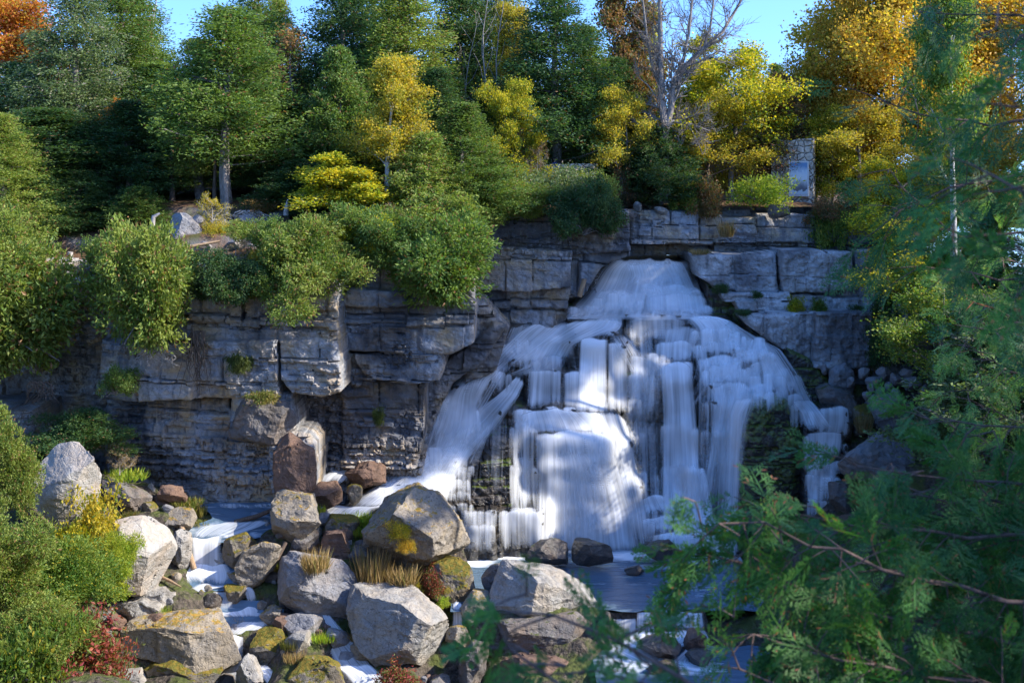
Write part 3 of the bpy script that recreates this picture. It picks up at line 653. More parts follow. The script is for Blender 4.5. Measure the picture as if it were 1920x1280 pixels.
def mat_floor():
    t = NT('gorge_floor'); c = t.coord('Object')
    n = t.noise(c, .8, 5, .7); n2 = t.noise(c, 5, 4, .7); g = t.n('ShaderNodeNewGeometry'); sx = t.n('ShaderNodeSeparateXYZ'); t.l(g.outputs['Normal'], sx.inputs[0])
    col = t.mix(t.ramp(n2, [(.35, 0), (.65, 1)]), (.03, .025, .02), (.13, .105, .08))
    gm = t.math('ADD', n, t.math('MULTIPLY', sx.outputs[2], .15))
    col = t.mix(t.ramp(gm, [(.56, 0), (.68, 1)]), col, (.075, .09, .022))
    vo = t.n('ShaderNodeTexVoronoi'); t.l(c, vo.inputs['Vector']); vo.inputs['Scale'].default_value = 3.2
    h = t.math('ADD', n2, t.math('MULTIPLY', vo.outputs['Distance'], -.9))
    return t.done(t.bsdf(col, .85, t.bump(h, 1, .18), .3))
M['floor'] = mat_floor()
tag(mesh_np('gorge_floor', np.stack([GX, GY, GZ], -1).reshape(-1, 3), grid_faces(*GX.shape), M['floor'], None, False), kind='structure')

# ------------------------------------------------------------------ pools
def pool(name, x0, x1, y0, y1, z, foam, step=.2, edge=None, mat='pool'):
    ax = np.arange(x0, x1, step); ay = np.arange(y0, y1, step); X, Y = np.meshgrid(ax, ay)
    Y = Y + .45 * fbm(X * .9, 0 * X, 3, 3, 31) * np.clip(1 - (Y - y0) / 2.5, 0, 1)
    Zz = np.full(X.shape, z) + .02 * fbm(X * .8, Y * 1.6, 0, 3, 90)
    C = np.full(X.shape, .12)
    PXX = X / Y * F + CX; PYY = HY - z / Y * F
    for (a, b, ra, rb, s_) in foam:
        C = np.maximum(C, s_ * np.exp(-((PXX - a) / ra)**2 - ((PYY - b) / rb)**2))
    return tag(mesh_np(name, np.stack([X, Y, Zz], -1).reshape(-1, 3), grid_faces(*X.shape), M[mat], None, True, {'cov': C.ravel()}), kind='structure')
pool('pool_water', xat(850, 66), xat(1430, 66), 62.72, 73.5, -21.3, [(1200, 1040, 90, 14, 1.0), (1330, 1045, 80, 16, 1.0), (890, 1052, 50, 14, 1.0), (960, 1044, 50, 8, .9), (1290, 1076, 60, 2.2, .55), (1070, 1030, 130, 9, .6), (1150, 1094, 150, 4, .5), (1320, 1110, 70, 22, .45), (1240, 1060, 140, 10, .55)])
pool('river_water', xat(1112, 60), xat(1480, 60), 54, 62.5, -22.75, [(1180, 1205, 60, 25, 1.0), (1290, 1190, 60, 20, 1.1), (1180, 1240, 70, 22, .9), (1310, 1250, 60, 20, .85), (1240, 1290, 100, 22, .5)])
L = [
 flow([(1157, 1148, 1196, 62.8), (1163, 1148, 1196, 62.6), (1176, 1148, 1196, 62.45), (1204, 1146, 1196, 62.25)], .66, top=.05, side=.12),
 flow([(1146, 1192, 1228, 62.85), (1152, 1192, 1230, 62.6), (1168, 1190, 1234, 62.4), (1194, 1188, 1238, 62.15)], .68, top=.05, side=.12),
 flow([(1140, 1222, 1254, 62.9), (1148, 1224, 1256, 62.6), (1164, 1224, 1260, 62.4), (1188, 1222, 1262, 62.15)], .7, top=.05, side=.12),
 flow([(1134, 1240, 1262, 63.0), (1150, 1246, 1266, 62.7), (1182, 1250, 1272, 62.2)], .6, top=.05, side=.12),
 flow([(1144, 1262, 1322, 62.85), (1150, 1260, 1322, 62.6), (1162, 1260, 1324, 62.4), (1184, 1258, 1328, 62.1)], .82, top=.05, side=.12),
 flow([(1180, 1180, 1330, 62.2), (1200, 1150, 1345, 61.5), (1222, 1140, 1240, 60.5)], .9, top=.2, bot=.4),
 flow([(1196, 1140, 1200, 61.6), (1220, 1140, 1220, 60.7), (1245, 1180, 1300, 59.7), (1275, 1240, 1360, 58.4)], .85, top=.2, bot=.4),
 flow([(1190, 1290, 1312, 61.9), (1220, 1280, 1310, 60.7), (1240, 1255, 1300, 59.9), (1262, 1260, 1330, 59.0)], .8, top=.2, bot=.4),
]
tag(build_flow('river_cascade', L, M['flow']), kind='structure')
ST = [
 flow([(876, 628, 662, 72.4), (884, 618, 665, 71.4), (892, 598, 662, 70.8), (912, 592, 640, 70.4)], .9, top=.1, bot=.3),
 flow([(946, 610, 740, 69.5), (952, 604, 712, 69.1), (966, 590, 700, 68.5), (980, 640, 700, 68.2)], .95, top=.2, bot=.3),
 flow([(942, 395, 560, 68.2), (954, 392, 575, 67.6)], .45, top=.3, bot=.4),
 flow([(976, 395, 520, 66.9), (986, 360, 508, 66.5), (998, 350, 470, 66.1), (1010, 352, 425, 65.8)], .62, top=.3, bot=.2),
 flow([(1004, 356, 420, 66.0), (1012, 355, 417, 65.7), (1022, 354, 416, 65.5), (1040, 354, 416, 65.35), (1068, 352, 415, 65.2)], .92, top=.1, bot=.1, side=.08),
 flow([(1056, 340, 430, 65.3), (1072, 322, 442, 64.9), (1084, 330, 440, 64.5), (1100, 350, 430, 64.0)], 1.0, top=.1, bot=.5),
 flow([(1094, 372, 450, 64.2), (1104, 352, 400, 63.95), (1122, 338, 372, 63.7), (1150, 336, 385, 63.3)], .8, top=.15, bot=.15),
 flow([(1108, 385, 430, 63.9), (1118, 395, 440, 63.65), (1146, 405, 440, 63.4)], .6),
 flow([(1096, 440, 465, 64.0), (1104, 455, 478, 63.8), (1132, 462, 486, 63.5)], .8),
 flow([(1132, 345, 500, 63.6), (1144, 338, 512, 63.3), (1158, 380, 500, 62.9)], 1.0, top=.3, bot=.3),
 flow([(1162, 450, 512, 62.8), (1176, 430, 500, 62.55), (1192, 415, 470, 62.2)], .8, top=.2, bot=.2),
 flow([(1188, 418, 458, 62.3), (1198, 418, 458, 62.0), (1236, 420, 458, 61.7), (1250, 412, 456, 61.4), (1300, 402, 440, 60.9)], .95, top=.1, bot=.0),
 flow([(1168, 505, 530, 62.7), (1192, 525, 545, 62.3), (1216, 538, 562, 62.0), (1222, 545, 575, 61.8)], .8),
 flow([(1244, 474, 500, 60.9), (1270, 490, 525, 60.4), (1302, 510, 560, 59.9)], .95, bot=0),
 flow([(1148, 590, 618, 63.1), (1168, 594, 634, 62.6), (1196, 604, 660, 62.1), (1230, 615, 705, 61.5), (1262, 630, 740, 60.8), (1304, 640, 770, 60.1)], .85, top=.1, bot=0),
 flow([(1126, 848, 866, 63.5), (1132, 848, 867, 63.2), (1150, 848, 868, 63.0), (1205, 845, 872, 62.7), (1240, 834, 872, 62.2), (1280, 815, 880, 61.8)], .78, top=.1, bot=.3),
 flow([(1243, 620, 700, 60.9), (1262, 640, 720, 60.5), (1290, 660, 750, 60.1)], 1.0, bot=0),
]
tag(build_flow('stream_water', ST, M['flow']), kind='structure')
def flatwater(name, pts, seed=1):
    """a small pool: rings inside an irregular shore given as (px, py, Y)"""
    Q = []
    for i in range(len(pts)):
        a = np.array(pts[i - 1], float); b = np.array(pts[i], float); c = np.array(pts[(i + 1) % len(pts)], float); d = np.array(pts[(i + 2) % len(pts)], float)
        for t in np.linspace(0, 1, 8)[:-1]: Q.append(.5 * (2 * b + (c - a) * t + (2 * a - 5 * b + 4 * c - d) * t * t + (3 * b - a - 3 * c + d) * t**3))
    Q = np.array(Q); n = len(Q); k = np.arange(n); Q[:, 0] += 5 * vnoise(k * .7, seed); Q[:, 1] += 2 * vnoise(k * .7, seed + 9.5)
    P = np.array([W(*q) for q in Q]); c = P.mean(0); m = 8; V = np.concatenate([c + (P - c) * f for f in np.linspace(1, .03, m)]); a = np.arange(m * n).reshape(m, n); b = np.roll(a, -1, 1)
    Fc = np.stack([a[:-1], b[:-1], b[1:], a[1:]], -1).reshape(-1, 4)
    return tag(mesh_np(name, V, Fc, M['pool'], None, True, {'cov': .28 + .45 * fbm(V[:, 0] * .9, V[:, 1] * 1.6, seed, 3, 12)}), kind='structure')
flatwater('stream_pool', [(385, 945, 68.3), (580, 942, 68.4), (600, 955, 67.9), (560, 975, 67.2), (520, 1000, 66.3), (420, 1016, 65.8), (350, 1014, 65.8), (350, 990, 66.4), (400, 970, 67.1)])
flatwater('plunge_pool', [(322, 1056, 65.3), (440, 1058, 65.3), (452, 1084, 64.5), (420, 1106, 63.95), (345, 1110, 63.9), (318, 1084, 64.5)])
flatwater('stream_pool', [(334, 1130, 63.6), (505, 1128, 63.6), (520, 1162, 62.8), (440, 1182, 62.5), (400, 1172, 62.8), (332, 1160, 63.0)])

# ================================================================== BOULDERS
import bmesh
def rock_mesh(name, pts, mat, seed, edge=.16, rough=1.0, size=None, soft=2, facets=15):
    bm = bmesh.new()
    for p in pts: bm.verts.new(p)
    r = bmesh.ops.convex_hull(bm, input=bm.verts)
    bad = [g for g in r['geom_interior'] + r['geom_unused'] if isinstance(g, bmesh.types.BMVert)]
    bmesh.ops.delete(bm, geom=list(set(bad)), context='VERTS')
    for _ in range(7):
        lg = [e for e in bm.edges if e.calc_length() > edge * 1.5]
        if not lg: break
        bmesh.ops.subdivide_edges(bm, edges=lg, cuts=1); bmesh.ops.triangulate(bm, faces=[f for f in bm.faces if len(f.verts) > 3])
    for _ in range(soft): bmesh.ops.smooth_vert(bm, verts=bm.verts, factor=.5, use_axis_x=True, use_axis_y=True, use_axis_z=True)
    bm.normal_update()
    V = np.array([v.co[:] for v in bm.verts]); N = np.array([v.normal[:] for v in bm.verts]); Fc = np.array([[v.index for v in f.verts] for f in bm.faces]); bm.free()
    s = size or np.ptp(V, axis=0).max()
    rp = np.random.RandomState(seed + 900); ctr = V.mean(0); ext = np.ptp(V, axis=0) / 2; Q = (V - ctr) / ext
    for _ in range(facets):
        nn = rp.randn(3); nn[1] -= .5; nn /= np.linalg.norm(nn); h = np.percentile(Q @ nn, 99.5) * rp.uniform(.6, .9)
        ov = np.maximum(0, Q @ nn - h); Q = Q - nn[None] * ov[:, None]
    Q = (Q - (Q.max(0) + Q.min(0)) / 2) / (np.ptp(Q, axis=0) / 2) * 1.03
    V = Q * ext + (V.max(0) + V.min(0)) / 2
    x, y, z = V.T
    d = .045 * s * fbm(x * 1.2 / s * 2.5, y * 1.2 / s * 2.5, z * 1.2 / s * 2.5 + seed, 3, seed % 50) - .085 * min(s, 2) * np.abs(fbm(x * 1.6, y * 1.6, z * 2.4, 4, (seed + 7) % 50)) + .045 * fbm(x * 4, y * 5, z * 7, 3, (seed + 3) % 50)
    V = V + N * (d * rough)[:, None]
    c = V.mean(0); c[2] = V[:, 2].min()
    o = mesh_np(name, V - c, Fc, mat, None, False); o.location = c
    return o
def rock(label, outline, Y, th, mat, seed, front=(), group=None, rough=1.0, name='boulder', cat='boulder', edge=.12, drop=.25, soft=1, fs=.72, facets=13):
    rs = random.Random(seed); cx = sum(p[0] for p in outline) / len(outline); cy = sum(p[1] for p in outline) / len(outline)
    maxy = max(p[1] for p in outline); pts = []
    for (px, py) in outline:
        j = rs.uniform(-.12, .12) * th
        x, y, z = W(px, py, Y); pts.append((x, Y + j, z))
        qx = cx + (px - cx) * fs; qy = cy + (py - cy) * fs
        pts.append(W(qx, qy, Y - th * (.42 + rs.uniform(-.1, .1)))); 
        qx = cx + (px - cx) * .8; qy = cy + (py - cy) * .75
        x, y, z = W(qx, qy, Y); pts.append((x, Y + th * (.5 + rs.uniform(-.1, .1)), z))
        if py > cy + (maxy - cy) * .5: pts.append((W(px, py, Y)[0], Y, W(px, py, Y)[2] - drop))
    for f in front: pts.append(W(f[0], f[1], Y - th * (f[2] if len(f) > 2 else .55)))
    o = rock_mesh(name, pts, M[mat], seed, edge, rough, soft=soft, facets=facets)
    return tag(o, label, cat, group)
def blob(label, px, py, w, h, Y, mat, seed, th=None, **kw):
    rs = random.Random(seed * 3 + 1); n = rs.choice([6, 7, 8]); a0 = rs.uniform(0, 1); out = []
    for i in range(n):
        a = 2 * PI * (i + rs.uniform(-.22, .22)) / n + a0; r = rs.uniform(.86, 1.08)
        sq = .5 / max(abs(math.cos(a)), abs(math.sin(a)))**.5
        out.append((px + math.cos(a) * w * sq * r, py - math.sin(a) * h * sq * r))
    return rock(label, out, Y, th or max(w, h) / F * Y * .9, mat, seed, **kw)
rock('tall pale smooth boulder leaning among the bushes at far left', [(86, 860), (109, 834), (165, 830), (187, 852), (182, 890), (176, 915), (178, 945), (112, 990), (71, 975), (45, 915)], 62, 2.6, 'boulder_smooth', 1, front=[(120, 900, .55), (150, 930, .5)], rough=.6, fs=.8, soft=1)
rock('split boulder with dark left side and bright right side', [(212, 990), (232, 967), (276, 962), (311, 985), (323, 1025), (320, 1081), (292, 1100), (262, 1092), (224, 1060)], 62.6, 2.4, 'boulder_smooth', 2, front=[(272, 985, .8), (270, 1012, .95), (280, 1062, .8), (286, 1090, .6)], rough=.6, fs=.55, soft=1)
rock('long low grey boulder sloping down below the cliff foot', [(180, 886), (212, 893), (277, 930), (284, 950), (240, 956), (187, 920)], 66.2, 1.8, 'boulder_dark', 3)
rock('small flat rust brown rock at the cliff foot', [(296, 920), (306, 908), (340, 910), (354, 922), (346, 934), (300, 936)], 66.8, 1.1, 'boulder_brown', 4)
rock('ochre lichened boulder standing right of the left pool', [(508, 935), (515, 920), (545, 918), (578, 927), (602, 948), (608, 968), (590, 990), (545, 1010), (512, 988)], 66, 2.2, 'boulder_lichen', 5, front=[(540, 985, .7)])
rock('dark brown rock wedged under the ochre boulder', [(540, 1005), (565, 990), (596, 992), (600, 1020), (575, 1040), (545, 1035)], 65.6, 1.4, 'boulder_dark', 6)
rock('pitted grey slab tilted beside the small waterfall', [(446, 1064), (470, 1025), (499, 1006), (532, 1012), (522, 1042), (500, 1074), (462, 1098)], 64.6, 1.6, 'boulder_lichen', 7, front=[(480, 1060, .6)])
rock('mossy dark rock right of the small waterfall', [(418, 1010), (440, 996), (478, 1002), (482, 1030), (462, 1060), (420, 1062)], 65.3, 1.4, 'boulder_mossy', 8)
rock('grey rock left of the small waterfall', [(322, 998), (338, 990), (356, 1004), (362, 1030), (352, 1056), (326, 1060)], 64.9, 1.3, 'boulder', 9)
rock('big blue-grey boulder with tan grass on its top', [(519, 1072), (540, 1045), (565, 1032), (607, 1044), (655, 1058), (678, 1080), (668, 1110), (641, 1160), (585, 1150), (525, 1120)], 63.6, 2.6, 'boulder_blue', 10, front=[(560, 1090, .6), (640, 1100, .5), (600, 1075, .4)], fs=.8)
rock('pale rounded slab behind the lower ledge', [(250, 1120), (268, 1102), (300, 1100), (334, 1106), (338, 1126), (305, 1142), (262, 1138)], 62.9, 1.8, 'boulder', 11)
rock('pale wedge shaped slab at the edge of the lower ledge', [(218, 1128), (240, 1118), (268, 1122), (309, 1132), (306, 1149), (240, 1164), (224, 1150)], 62.1, 1.6, 'boulder', 12)
rock('broad flat pale ledge of rock with dry moss, lower left', [(230, 1170), (262, 1160), (300, 1153), (375, 1156), (440, 1166), (452, 1180), (424, 1200), (420, 1222), (375, 1240), (300, 1240), (262, 1256), (228, 1248)], 61.4, 3.2, 'boulder_lichen', 13, front=[(260, 1185, .5), (330, 1205, .55), (400, 1200, .5)], fs=.85)
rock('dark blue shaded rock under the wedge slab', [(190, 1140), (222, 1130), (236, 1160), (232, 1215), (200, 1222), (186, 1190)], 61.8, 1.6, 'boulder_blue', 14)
blob('round wet rock in the middle of the small falls', 396, 1128, 44, 34, 63.4, 'boulder_wet', 15)
blob('mossy rock capped by water beside the small falls', 442, 1114, 52, 34, 63.8, 'boulder_mossy', 16)
blob('small pale rock between the stream and the dark slab', 508, 1152, 46, 36, 62.9, 'boulder_lichen', 17)
rock('dark grey blocky rock left of the blue chute', [(530, 1158), (560, 1150), (600, 1158), (612, 1180), (606, 1215), (575, 1214), (536, 1196)], 62.3, 1.8, 'boulder_blue', 18)
rock('dry mossy hump dividing the lower stream', [(474, 1192), (500, 1176), (530, 1184), (546, 1212), (540, 1250), (500, 1262), (474, 1232)], 61.8, 1.8, 'boulder_mossy', 19)
rock('small pointed grey rock at the bottom edge', [(440, 1285), (448, 1240), (464, 1226), (480, 1240), (494, 1285)], 60.0, 1.3, 'boulder', 20)
rock('grassy mossy rock at the bottom left of the chute', [(524, 1262), (560, 1232), (610, 1238), (650, 1262), (660, 1310), (524, 1310)], 60, 2.0, 'boulder_mossy', 21)
rock('low pale rock at the bottom left corner of the ledge', [(205, 1284), (225, 1262), (262, 1258), (276, 1284), (270, 1310), (205, 1310)], 59.2, 1.6, 'boulder', 22)
rock('mossy rock under the front of the pale ledge', [(262, 1262), (300, 1240), (380, 1236), (418, 1226), (420, 1270), (404, 1312), (262, 1312)], 60.5, 2.0, 'boulder_mossy', 23)
rock('largest boulder, domed and lichened, in front of the falls', [(680, 965), (690, 945), (724, 926), (780, 907), (824, 930), (859, 969), (878, 1010), (870, 1047), (825, 1058), (742, 1060), (690, 1020)], 66, 4.2, 'boulder_lichen', 24, front=[(740, 1010, .6), (830, 1010, .5), (790, 960, .45)], rough=1.3, fs=.8)
rock('brown mossy rock under the largest boulder', [(784, 1052), (815, 1044), (862, 1052), (894, 1085), (866, 1119), (810, 1120), (780, 1096)], 64.6, 2.0, 'boulder_mossy', 25)
rock('big flat topped slab tilted towards the stream, bottom centre', [(658, 1112), (705, 1100), (762, 1114), (846, 1156), (845, 1205), (802, 1244), (745, 1254), (668, 1200), (652, 1150)], 62.6, 3.0, 'boulder', 26, front=[(780, 1180, .85), (680, 1136, .75), (770, 1232, .6), (672, 1180, .6)], fs=.62, soft=1)
rock('moss topped pale rock between the two big slabs', [(864, 1125), (880, 1108), (915, 1110), (926, 1130), (920, 1165), (890, 1180), (866, 1160)], 63.2, 1.6, 'boulder_lichen', 27)
rock('small brown rock behind the pale right slab', [(902, 1078), (915, 1060), (938, 1056), (948, 1075), (940, 1108), (912, 1112)], 64.9, 1.2, 'boulder_dark', 28)
rock('big pale slab leaning at the edge of the pool', [(920, 1130), (934, 1080), (949, 1052), (1005, 1056), (1060, 1074), (1106, 1100), (1127, 1138), (1118, 1168), (1012, 1182), (926, 1154)], 64, 2.8, 'boulder', 29, front=[(940, 1120, .85), (1010, 1140, .7), (1080, 1135, .5)], fs=.7, soft=1)
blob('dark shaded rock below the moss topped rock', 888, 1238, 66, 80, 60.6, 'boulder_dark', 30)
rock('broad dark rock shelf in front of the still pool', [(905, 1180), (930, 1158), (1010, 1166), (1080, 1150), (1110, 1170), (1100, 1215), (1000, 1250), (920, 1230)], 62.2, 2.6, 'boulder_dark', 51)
rock('brown rock below the dark shelf at the bottom centre', [(930, 1262), (980, 1232), (1050, 1236), (1090, 1262), (1080, 1310), (940, 1310)], 60.2, 2.2, 'boulder_brown', 52)
rock('wet rock at the left side of the river cascade', [(1112, 1170), (1124, 1146), (1146, 1150), (1154, 1190), (1140, 1222), (1112, 1214)], 62.0, 1.6, 'boulder_wet', 53)
rock('tall reddish brown pillar of rock at the cliff foot', [(512, 850), (524, 820), (560, 815), (588, 830), (594, 870), (590, 930), (560, 945), (516, 940)], 66.9, 1.6, 'boulder_brown', 54, fs=.8)
rock('dark moss hung bulge of rock on the left cliff', [(428, 760), (470, 742), (530, 748), (552, 790), (545, 822), (480, 830), (432, 812)], 67.6, 1.2, 'boulder_dark', 55, fs=.8, rough=1.3)
blob('left of the two brown rocks at the foot of the falls', 1026, 1033, 88, 48, 69.4, 'boulder_wet', 31, th=2)
blob('right of the two brown rocks at the foot of the falls', 1113, 1034, 82, 46, 69.2, 'boulder_wet', 32, th=2)
blob('low dark rock half drowned in the foam', 1243, 1028, 74, 26, 70.2, 'boulder_wet', 33, th=1.8)
blob('small dark rock alone in the still pool', 1190, 1066, 40, 16, 68.6, 'boulder_wet', 34)
rock('brown boulder left of where the chute lands', [(645, 888), (662, 866), (700, 864), (726, 880), (716, 905), (670, 912), (648, 904)], 70.6, 2, 'boulder_brown', 35)
blob('reddish brown rock by the top of the left stream', 612, 926, 64, 44, 68.3, 'boulder_brown', 36)
blob('small mossy rock beside the chute foot', 664, 922, 34, 36, 69.4, 'boulder_mossy', 37)
blob('brown rock left of the tall tan grass', 634, 1020, 64, 56, 65.6, 'boulder_brown', 38)
blob('dark mossy rock behind the tall tan grass', 640, 982, 70, 46, 67.2, 'boulder_mossy', 39)
blob('flat dark rock in the river with water round it', 1235, 1212, 88, 34, 60.6, 'boulder_wet', 40)
blob('brown round rock at the right of the river', 1302, 1200, 44, 44, 61.0, 'boulder_brown', 41)
blob('low black rock in the river, water sliding over', 1312, 1234, 60, 22, 59.8, 'boulder_wet', 42)
blob('dark submerged rock at the bottom of the river', 1238, 1248, 70, 18, 59.2, 'boulder_wet', 43)
rock('upright square block beside the right cascade', [(1558, 903), (1600, 900), (1602, 960), (1562, 962)], 71.4, 1.4, 'boulder_dark', 44, fs=.9, soft=1, rough=.6)
rock('long tan rock below the upright block', [(1530, 1000), (1556, 966), (1620, 955), (1660, 975), (1650, 1010), (1560, 1020)], 70.6, 2, 'boulder_brown', 45)
rock('big grey cracked boulder right of the cascade', [(1570, 850), (1590, 815), (1640, 812), (1700, 835), (1730, 870), (1720, 910), (1650, 920), (1590, 890)], 71.6, 3, 'boulder_blue', 46)
rock('rounded boulder at the foot of the pale cliff', [(1550, 700), (1562, 684), (1585, 680), (1602, 700), (1606, 725), (1590, 750), (1560, 740)], 75.6, 1.8, 'boulder_blue', 47)
rock('dark boulder above the right cascade', [(1530, 720), (1560, 728), (1600, 745), (1612, 770), (1580, 775), (1540, 765)], 75.0, 2, 'boulder_dark', 48)
rock('overgrown brown rock beside the small right fall', [(1600, 765), (1630, 758), (1640, 790), (1632, 812), (1602, 808)], 74.0, 1.4, 'boulder_mossy', 49)
rock('upright dark boulder in the rubble at right', [(1630, 768), (1662, 736), (1690, 742), (1704, 790), (1680, 806), (1636, 800)], 73.8, 2, 'boulder_blue', 50)
rs_ = random.Random(5)
for i, (px, py, w, h) in enumerate([(1619, 696, 26, 18), (1657, 695, 32, 18), (1638, 713, 34, 15), (1635, 724, 20, 12), (1680, 708, 26, 20), (1700, 700, 30, 20), (1712, 716, 46, 22), (1666, 722, 18, 14), (1652, 730, 20, 12), (1680, 735, 22, 14), (1546, 688, 12, 16), (1625, 740, 18, 14), (1598, 712, 20, 14), (1735, 730, 30, 20), (1648, 745, 20, 14)]):
    blob('grey rubble stone on the scree below the pale right cliff', px, py, w, h, 75.6 - (py - 690) * .022, 'boulder_blue', 200 + i, group='rubble stones below the right cliff', name='rubble_stone', cat='stone', edge=.1, rough=.5)
for i, (px, py, w, h, Y, m, lb) in enumerate([(1180, 400, 38, 18, 79.6, 'boulder_dark', 'dark rock on the cliff edge left of the bare tree'), (1196, 384, 18, 14, 80.4, 'boulder', 'small pale rock on the cliff edge behind the dark one'), (1240, 392, 30, 12, 80.2, 'boulder', 'flat pale rock on the cliff edge under the dark cedar'),
      (1460, 392, 46, 26, 80.0, 'boulder_dark', 'dark boulder on the cliff edge below the lime green shrub'), (345, 425, 66, 64, 72, 'boulder_blue', 'dark grey boulder under the sunlit cedar on the upper ledge'), (369, 413, 28, 22, 72.4, 'boulder_blue', 'small grey block leaning on the dark upper boulder'),
      (1102, 416, 44, 22, 77.4, 'boulder_dark', 'dark overhanging rock beside the hanging cedar bush')]):
    blob(lb, px, py, w, h, Y, m, 300 + i)
for i in range(140):   # loose stones along the stream
    px = rs_.uniform(190, 900); py = rs_.uniform(960, 1290); Y = 68 - (py - 950) * .0235
    x = xat(px, Y); z = gz(x, Y)
    w = rs_.uniform(9, 24) if i % 2 else rs_.uniform(24, 58)
    blob('small loose stone in the bouldery bed beside the stream', px, HY - z / Y * F - w * .15, w, w * rs_.uniform(.5, .8), Y, rs_.choice(['boulder', 'boulder_dark', 'boulder_lichen', 'boulder_brown', 'boulder_mossy', 'boulder_blue']), 400 + i, group='loose stones along the stream', name='stone', cat='stone', edge=.12, rough=.5)
# ================================================================== LEAVES
def mat_leaf(name, a, b, frac=.35, c=None, cf=.05, trans=.4, scale=.7, rough=.55, vary=.55):
    t = NT(name); g = t.n('ShaderNodeNewGeometry'); co_ = t.coord('Object', (1, 1, 1)); oi = t.n('ShaderNodeObjectInfo')
    rnd = g.outputs['Random Per Island']
    n = t.noise(co_, scale, 3, .6)
    f = t.math('ADD', n, t.math('MULTIPLY', t.math('SUBTRACT', rnd, .5), .35))
    lo = 1 - frac
    col = t.mix(t.ramp(f, [(max(0, .2 + lo * .5 - .1), 0), (min(1, .2 + lo * .5 + .1), 1)]), a, b)
    if c is not None:
        r2 = t.math('FRACT', t.math('MULTIPLY', rnd, 37.31)); col = t.mix(t.math('GREATER_THAN', r2, 1 - cf), col, c)
    v = t.math('FRACT', t.math('MULTIPLY', rnd, 17.77)); v = t.math('ADD', t.math('MULTIPLY', v, vary), 1 - vary * .5)
    v = t.math('MULTIPLY', v, t.math('ADD', t.math('MULTIPLY', oi.outputs['Random'], .25), .87))
    cc = t.mix(1.0, col, (1, 1, 1), 'MULTIPLY')
    q = t.n('ShaderNodeVectorMath', operation='SCALE'); t.l(cc, q.inputs[0]); t.l(v, q.inputs['Scale'])
    p = t.n('ShaderNodeBsdfPrincipled'); t.l(q.outputs[0], p.inputs['Base Color']); p.inputs['Roughness'].default_value = rough; p.inputs['Specular IOR Level'].default_value = .35
    tr = t.n('ShaderNodeBsdfTranslucent'); q2 = t.n('ShaderNodeVectorMath', operation='MULTIPLY'); t.l(q.outputs[0], q2.inputs[0]); q2.inputs[1].default_value = (1.3, 1.35, .6); t.l(q2.outputs[0], tr.inputs[0])
    mx = t.n('ShaderNodeMixShader'); mx.inputs[0].default_value = trans; t.l(p.outputs[0], mx.inputs[1]); t.l(tr.outputs[0], mx.inputs[2])
    return t.done(mx.outputs[0])
BR = (.2, .10, .045)
LF = {
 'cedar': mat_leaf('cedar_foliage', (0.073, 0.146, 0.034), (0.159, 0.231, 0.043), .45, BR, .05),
 'cedar_lit': mat_leaf('sunlit_cedar_foliage', (0.110, 0.189, 0.036), (0.244, 0.292, 0.055), .5, (0.268, 0.146, 0.060), .07),  # brighter copy of the cedar green, sunlight put into the leaf colour
 'cedar_dark': mat_leaf('dark_cedar_foliage', (0.036, 0.092, 0.034), (0.086, 0.146, 0.036), .35, BR, .03),  # darker cedar green, also puts shade into the colour of shadowed cedars
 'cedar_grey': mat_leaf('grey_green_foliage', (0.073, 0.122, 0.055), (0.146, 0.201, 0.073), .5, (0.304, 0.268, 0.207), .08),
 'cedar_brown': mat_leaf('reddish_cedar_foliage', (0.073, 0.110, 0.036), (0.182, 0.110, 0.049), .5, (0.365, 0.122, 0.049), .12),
 'yellow': mat_leaf('yellow_leaves', (.56, .40, .04), (.44, .38, .045), .5, (.16, .22, .04), .16, trans=.5),
 'gold': mat_leaf('golden_leaves', (.54, .40, .05), (.56, .34, .05), .5, (.28, .30, .05), .16, trans=.5, scale=.45),
 'orange': mat_leaf('orange_leaves', (.6, .27, .04), (.55, .17, .04), .45, (.5, .36, .04), .2, trans=.5),
 'red': mat_leaf('red_leaves', (.22, .035, .04), (.30, .09, .05), .5, (.12, .14, .03), .35, trans=.4, scale=1.5),
 'lime': mat_leaf('lime_leaves', (0.246, 0.377, 0.043), (0.464, 0.478, 0.058), .45, (0.145, 0.232, 0.029), .15, trans=.5),
 'yellowgreen': mat_leaf('yellow_green_leaves', (0.290, 0.348, 0.029), (0.609, 0.493, 0.029), .5, (0.116, 0.189, 0.029), .2, trans=.5),
 'green': mat_leaf('green_leaves', (0.087, 0.174, 0.029), (0.203, 0.261, 0.043), .4, (0.435, 0.362, 0.043), .07, trans=.45),
 'rust': mat_leaf('rust_leaves', (.17, .11, .045), (.28, .14, .05), .5, (.12, .14, .04), .3, trans=.4),
 'dry': mat_leaf('dry_grass', (.42, .30, .14), (.30, .20, .08), .5, (.16, .16, .05), .15, trans=.3),
 'grass': mat_leaf('green_grass', (.09, .14, .02), (.22, .2, .04), .5, (.3, .2, .08), .15, trans=.35),
 'moss': mat_leaf('moss_fronds', (.045, .08, .012), (.09, .11, .02), .4, None, trans=.3),
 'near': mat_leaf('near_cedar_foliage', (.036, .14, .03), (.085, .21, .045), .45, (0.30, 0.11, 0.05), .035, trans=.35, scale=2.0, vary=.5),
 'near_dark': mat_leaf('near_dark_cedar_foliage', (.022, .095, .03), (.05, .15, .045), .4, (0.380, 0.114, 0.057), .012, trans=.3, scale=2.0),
 'near_pale': mat_leaf('near_pale_cedar_foliage', (.09, .23, .05), (.19, .32, .07), .5, (0.418, 0.228, 0.114), .03, trans=.35, scale=1.5),
}
